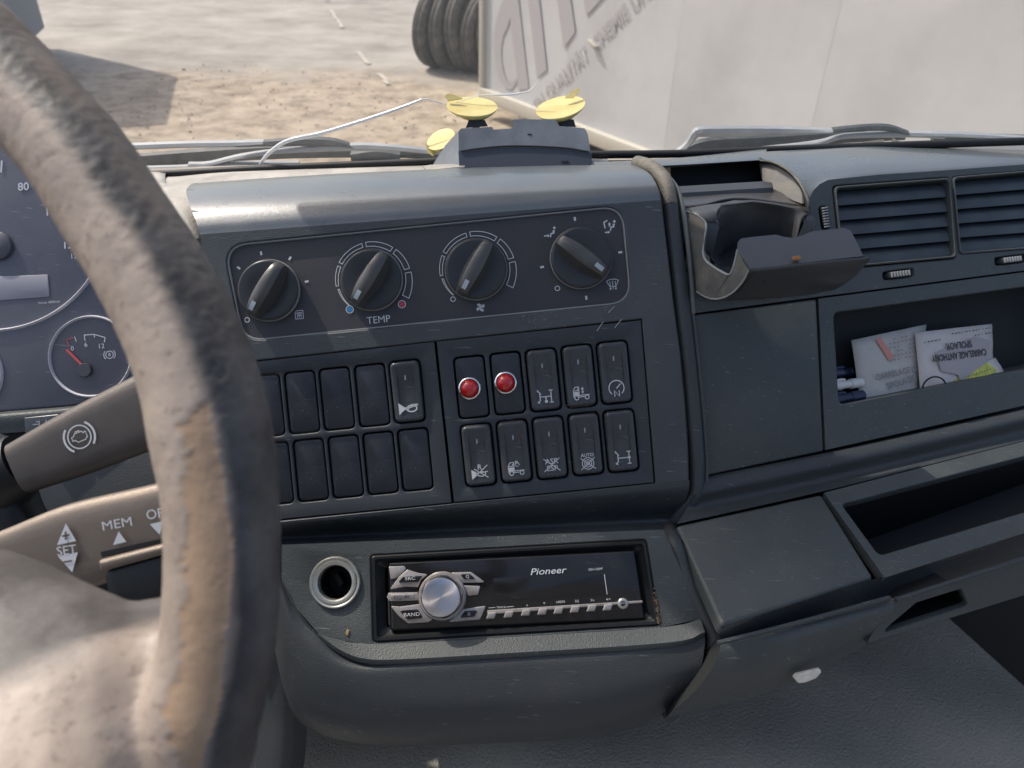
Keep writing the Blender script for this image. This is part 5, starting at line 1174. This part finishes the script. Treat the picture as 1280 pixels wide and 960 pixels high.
m.build('plus_minus', M['bronze'], s2, recalc=False)
b = MB(); b.slab(SG, sg([(126, 697), (260, 664), (262, 672), (128, 705)]), .0012, -.006, .004, .0012)
q_ = sg([(128, 698), (262, 664), (264, 676), (131, 713)]); b = MB(); b.slab(SG, q_, .0018, -.006, .0055, .002); b.build('slide_key', M['bronze'], s2)
b = MB(); q_ = sg([(126, 690), (262, 660), (262, 664), (128, 697)]); b.slab(SG, q_, .0005, -.004, .0004); b.build('key_slot', M['black'], s2)
b = MB(); q_ = sg([(131, 714), (264, 677), (264, 760), (140, 760)]); b.slab(SG, q_, .004, -.006, .0014, .001); b.build('key_recess', M['black'], s2)

# ---------------- steering wheel
wheel = thing('steering_wheel', 'large steering wheel with cracked worn tan leather in the left foreground', 'steering wheel', wp(0, 800, .22))
cen = [(-190, -65, 71, .275), (-110, -10, 70, .268), (-25, 63, 63, .262), (52, 145, 63, .255), (100, 200, 64, .250), (144, 269, 66, .246), (186, 334, 68, .242), (226, 411, 70, .238), (251, 479, 72, .235), (264, 537, 74, .233), (275, 609, 71, .231), (279, 682, 70, .229), (277, 757, 70, .227), (268, 831, 71, .226), (251, 890, 75, .225), (237, 948, 75, .225), (210, 1020, 76, .225), (170, 1100, 76, .225)]
cpts = crom([V((x, y, 0)) for x, y, r, d in cen], 120); rds = crom([V((r, d, 0)) for x, y, r, d in cen], 120)
path = [cp(c.x, c.y, q.y) for c, q in zip(cpts, rds)]; rad = [q.x*q.y/FPX for q in rds]
b = MB(); b.tube([W(p) for p in path], rad, 28)
# spoke as a closed body
def SP(l, d): return [W(cp(x, y, dd)) for (x, y), dd in zip(l, d if isinstance(d, list) else [d]*len(l))]
loops = []
for (x, ys) in ((-150, (655, .262, 700, .238, 800, .222, 880, .206, 960, .190, 1070, .170)), (-60, (668, .262, 715, .240, 800, .223, 868, .208, 960, .191, 1070, .171)), (0, (683, .262, 725, .242, 790, .225, 850, .211, 940, .195, 1060, .174)), (60, (704, .262, 735, .244, 785, .228, 828, .215, 930, .199, 1050, .180)), (120, (733, .258, 750, .246, 780, .232, 808, .220, 915, .206, 1040, .190)), (165, (752, .255, 762, .246, 780, .236, 800, .225, 900, .213, 1020, .202)), (205, (745, .25, 758, .243, 775, .235, 800, .226, 890, .218, 1010, .212)), (255, (745, .24, 760, .236, 780, .232, 800, .228, 890, .224, 990, .222))):
    fr_ = [W(cp(x, ys[k], ys[k+1])) for k in range(0, 12, 2)]; bk_ = [W(cp(x, ys[k]+(4 if k == 0 else 0), max(ys[k+1]+.02, .262))) for k in range(10, -1, -2)]
    loops.append(crom(fr_, 16)+crom(bk_, 10))
b.loft(loops, True, True)
rim = b.build('rim_and_spoke', M['black'], wheel)
rm = rim.modifiers.new('r', 'REMESH'); rm.mode = 'VOXEL'; rm.voxel_size = .0013; rm.use_smooth_shade = True
sm = rim.modifiers.new('s', 'SMOOTH'); sm.factor = .5; sm.iterations = 14
dg = bpy.context.evaluated_depsgraph_get(); me = bpy.data.meshes.new_from_object(rim.evaluated_get(dg)); old = rim.data; rim.modifiers.clear(); rim.data = me; bpy.data.meshes.remove(old)
me.name = 'rim_and_spoke'
# how worn each spot is: along the rim by the angle round the tube, on the spoke by a ridge, with sky sheen put in
wl_ = WL[rim.name]; inv = RM.inverted(); N2 = len(me.vertices)
at_ = me.attributes.new('wear_sheen', 'FLOAT', 'POINT'); at2 = me.attributes.new('peel', 'FLOAT', 'POINT')
from mathutils.kdtree import KDTree
kd = KDTree(len(path))
for i, p in enumerate(path): kd.insert(p, i)
kd.balance(); wv = [0.0]*N2; pv = [0.0]*N2; nrm = [v.normal.copy() for v in me.vertices]
for i, v in enumerate(me.vertices):
    w_ = v.co+wl_; p = inv@(w_-EYE); c_, k, dist = kd.find(p)
    td = (path[min(k+1, len(path)-1)]-path[max(k-1, 0)]).normalized(); sd = td.cross(V((0, 0, 1))).normalized()
    if sd.x < 0: sd = -sd
    s = (p-c_).dot(sd)/rad[k]; spk = 0
    nz = .6*mnoise.fractal(w_*45, .9, 2.1, 5); al = k/len(path)
    edge_ = .10+.30*min(1, max(0, (al-.15)/.5))
    wear_sheen = 1-min(1, max(0, (s-edge_+.10*nz)/.22))
    if s > .6: wear_sheen = max(wear_sheen, min(1, (s-.6)/.3)*(.5-.35*al)*(.75+.6*nz))
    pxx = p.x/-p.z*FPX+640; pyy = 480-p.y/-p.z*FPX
    if s < -1.02:                                    # on the spoke: sky reflection on the upward flank put in as grey
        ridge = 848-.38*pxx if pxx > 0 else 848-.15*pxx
        wear_sheen = .16+.84*min(1, max(0, (pyy-ridge+22*nz+14)/34)); spk = min(1, (-1.02-s)*3)
    else: spk = 0
    wv[i] = wear_sheen
    bound = -.30+.30*mnoise.fractal(V((al*22, 3.1, 0)), .8, 2.2, 6)+.12*mnoise.noise(w_*260)
    pe = 0
    tp = min(1, (al-.5)/.07, (.86-al)/.06)
    if tp > 0 and bound+(1-tp)*.55 < s < edge_+.05+.1*nz: pe = 1
    pv[i] = pe
    # relief: wrinkles of the worn skin, step down where it has peeled
    dsp = .38*(.00022*mnoise.fractal(w_*190, .8, 2.1, 4)-.0003*max(0, .12-abs(mnoise.noise(w_*95+V((3, 1, 7)))))/.12)*(1-pe*.85)*(.45+wear_sheen*.8) - .00035*pe + (.0003*mnoise.noise(w_*420) if wear_sheen < .3 else 0)
    v.co += nrm[i]*dsp*(1-.6*spk)
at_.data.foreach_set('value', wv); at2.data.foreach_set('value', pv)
for p in me.polygons: p.use_smooth = True
def leather():
    m = bpy.data.materials.new('worn_leather'); m.use_nodes = True; N = m.node_tree.nodes; L = m.node_tree.links; b = N['Principled BSDF']
    tc = N.new('ShaderNodeTexCoord')
    def noise(s, d=4, ro=.6):
        n = N.new('ShaderNodeTexNoise'); n.inputs['Scale'].default_value = s; n.inputs['Detail'].default_value = d; n.inputs['Roughness'].default_value = ro; L.new(tc.outputs['Object'], n.inputs['Vector']); return n.outputs[0]
    def mix(f, a, c):
        x = N.new('ShaderNodeMix'); x.data_type = 'RGBA'; L.new(f, x.inputs[0])
        for i, q in ((6, a), (7, c)):
            if isinstance(q, tuple): x.inputs[i].default_value = (*q, 1)
            else: L.new(q, x.inputs[i])
        return x.outputs[2]
    def mr(i, a, c, lo=0, hi=1):
        r = N.new('ShaderNodeMapRange'); L.new(i, r.inputs[0]); r.inputs[1].default_value = a; r.inputs[2].default_value = c; r.inputs[3].default_value = lo; r.inputs[4].default_value = hi; return r.outputs[0]
    aw = N.new('ShaderNodeAttribute'); aw.attribute_name = 'wear_sheen'; ap = N.new('ShaderNodeAttribute'); ap.attribute_name = 'peel'
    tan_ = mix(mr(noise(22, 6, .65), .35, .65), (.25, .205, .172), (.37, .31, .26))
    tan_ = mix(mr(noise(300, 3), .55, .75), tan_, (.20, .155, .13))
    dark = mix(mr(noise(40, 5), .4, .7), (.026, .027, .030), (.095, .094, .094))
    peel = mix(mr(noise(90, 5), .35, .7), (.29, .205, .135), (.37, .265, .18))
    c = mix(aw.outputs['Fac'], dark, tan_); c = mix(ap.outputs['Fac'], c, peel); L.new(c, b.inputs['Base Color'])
    b.inputs['Roughness'].default_value = .45; L.new(mr(aw.outputs['Fac'], 0, 1, .55, .5), b.inputs['Roughness']); b.inputs['Specular IOR Level'].default_value = .35
    bp = N.new('ShaderNodeBump'); bp.inputs['Strength'].default_value = .3; bp.inputs['Distance'].default_value = .001; L.new(noise(260, 5, .6), bp.inputs['Height']); L.new(bp.outputs[0], b.inputs['Normal'])
    return m
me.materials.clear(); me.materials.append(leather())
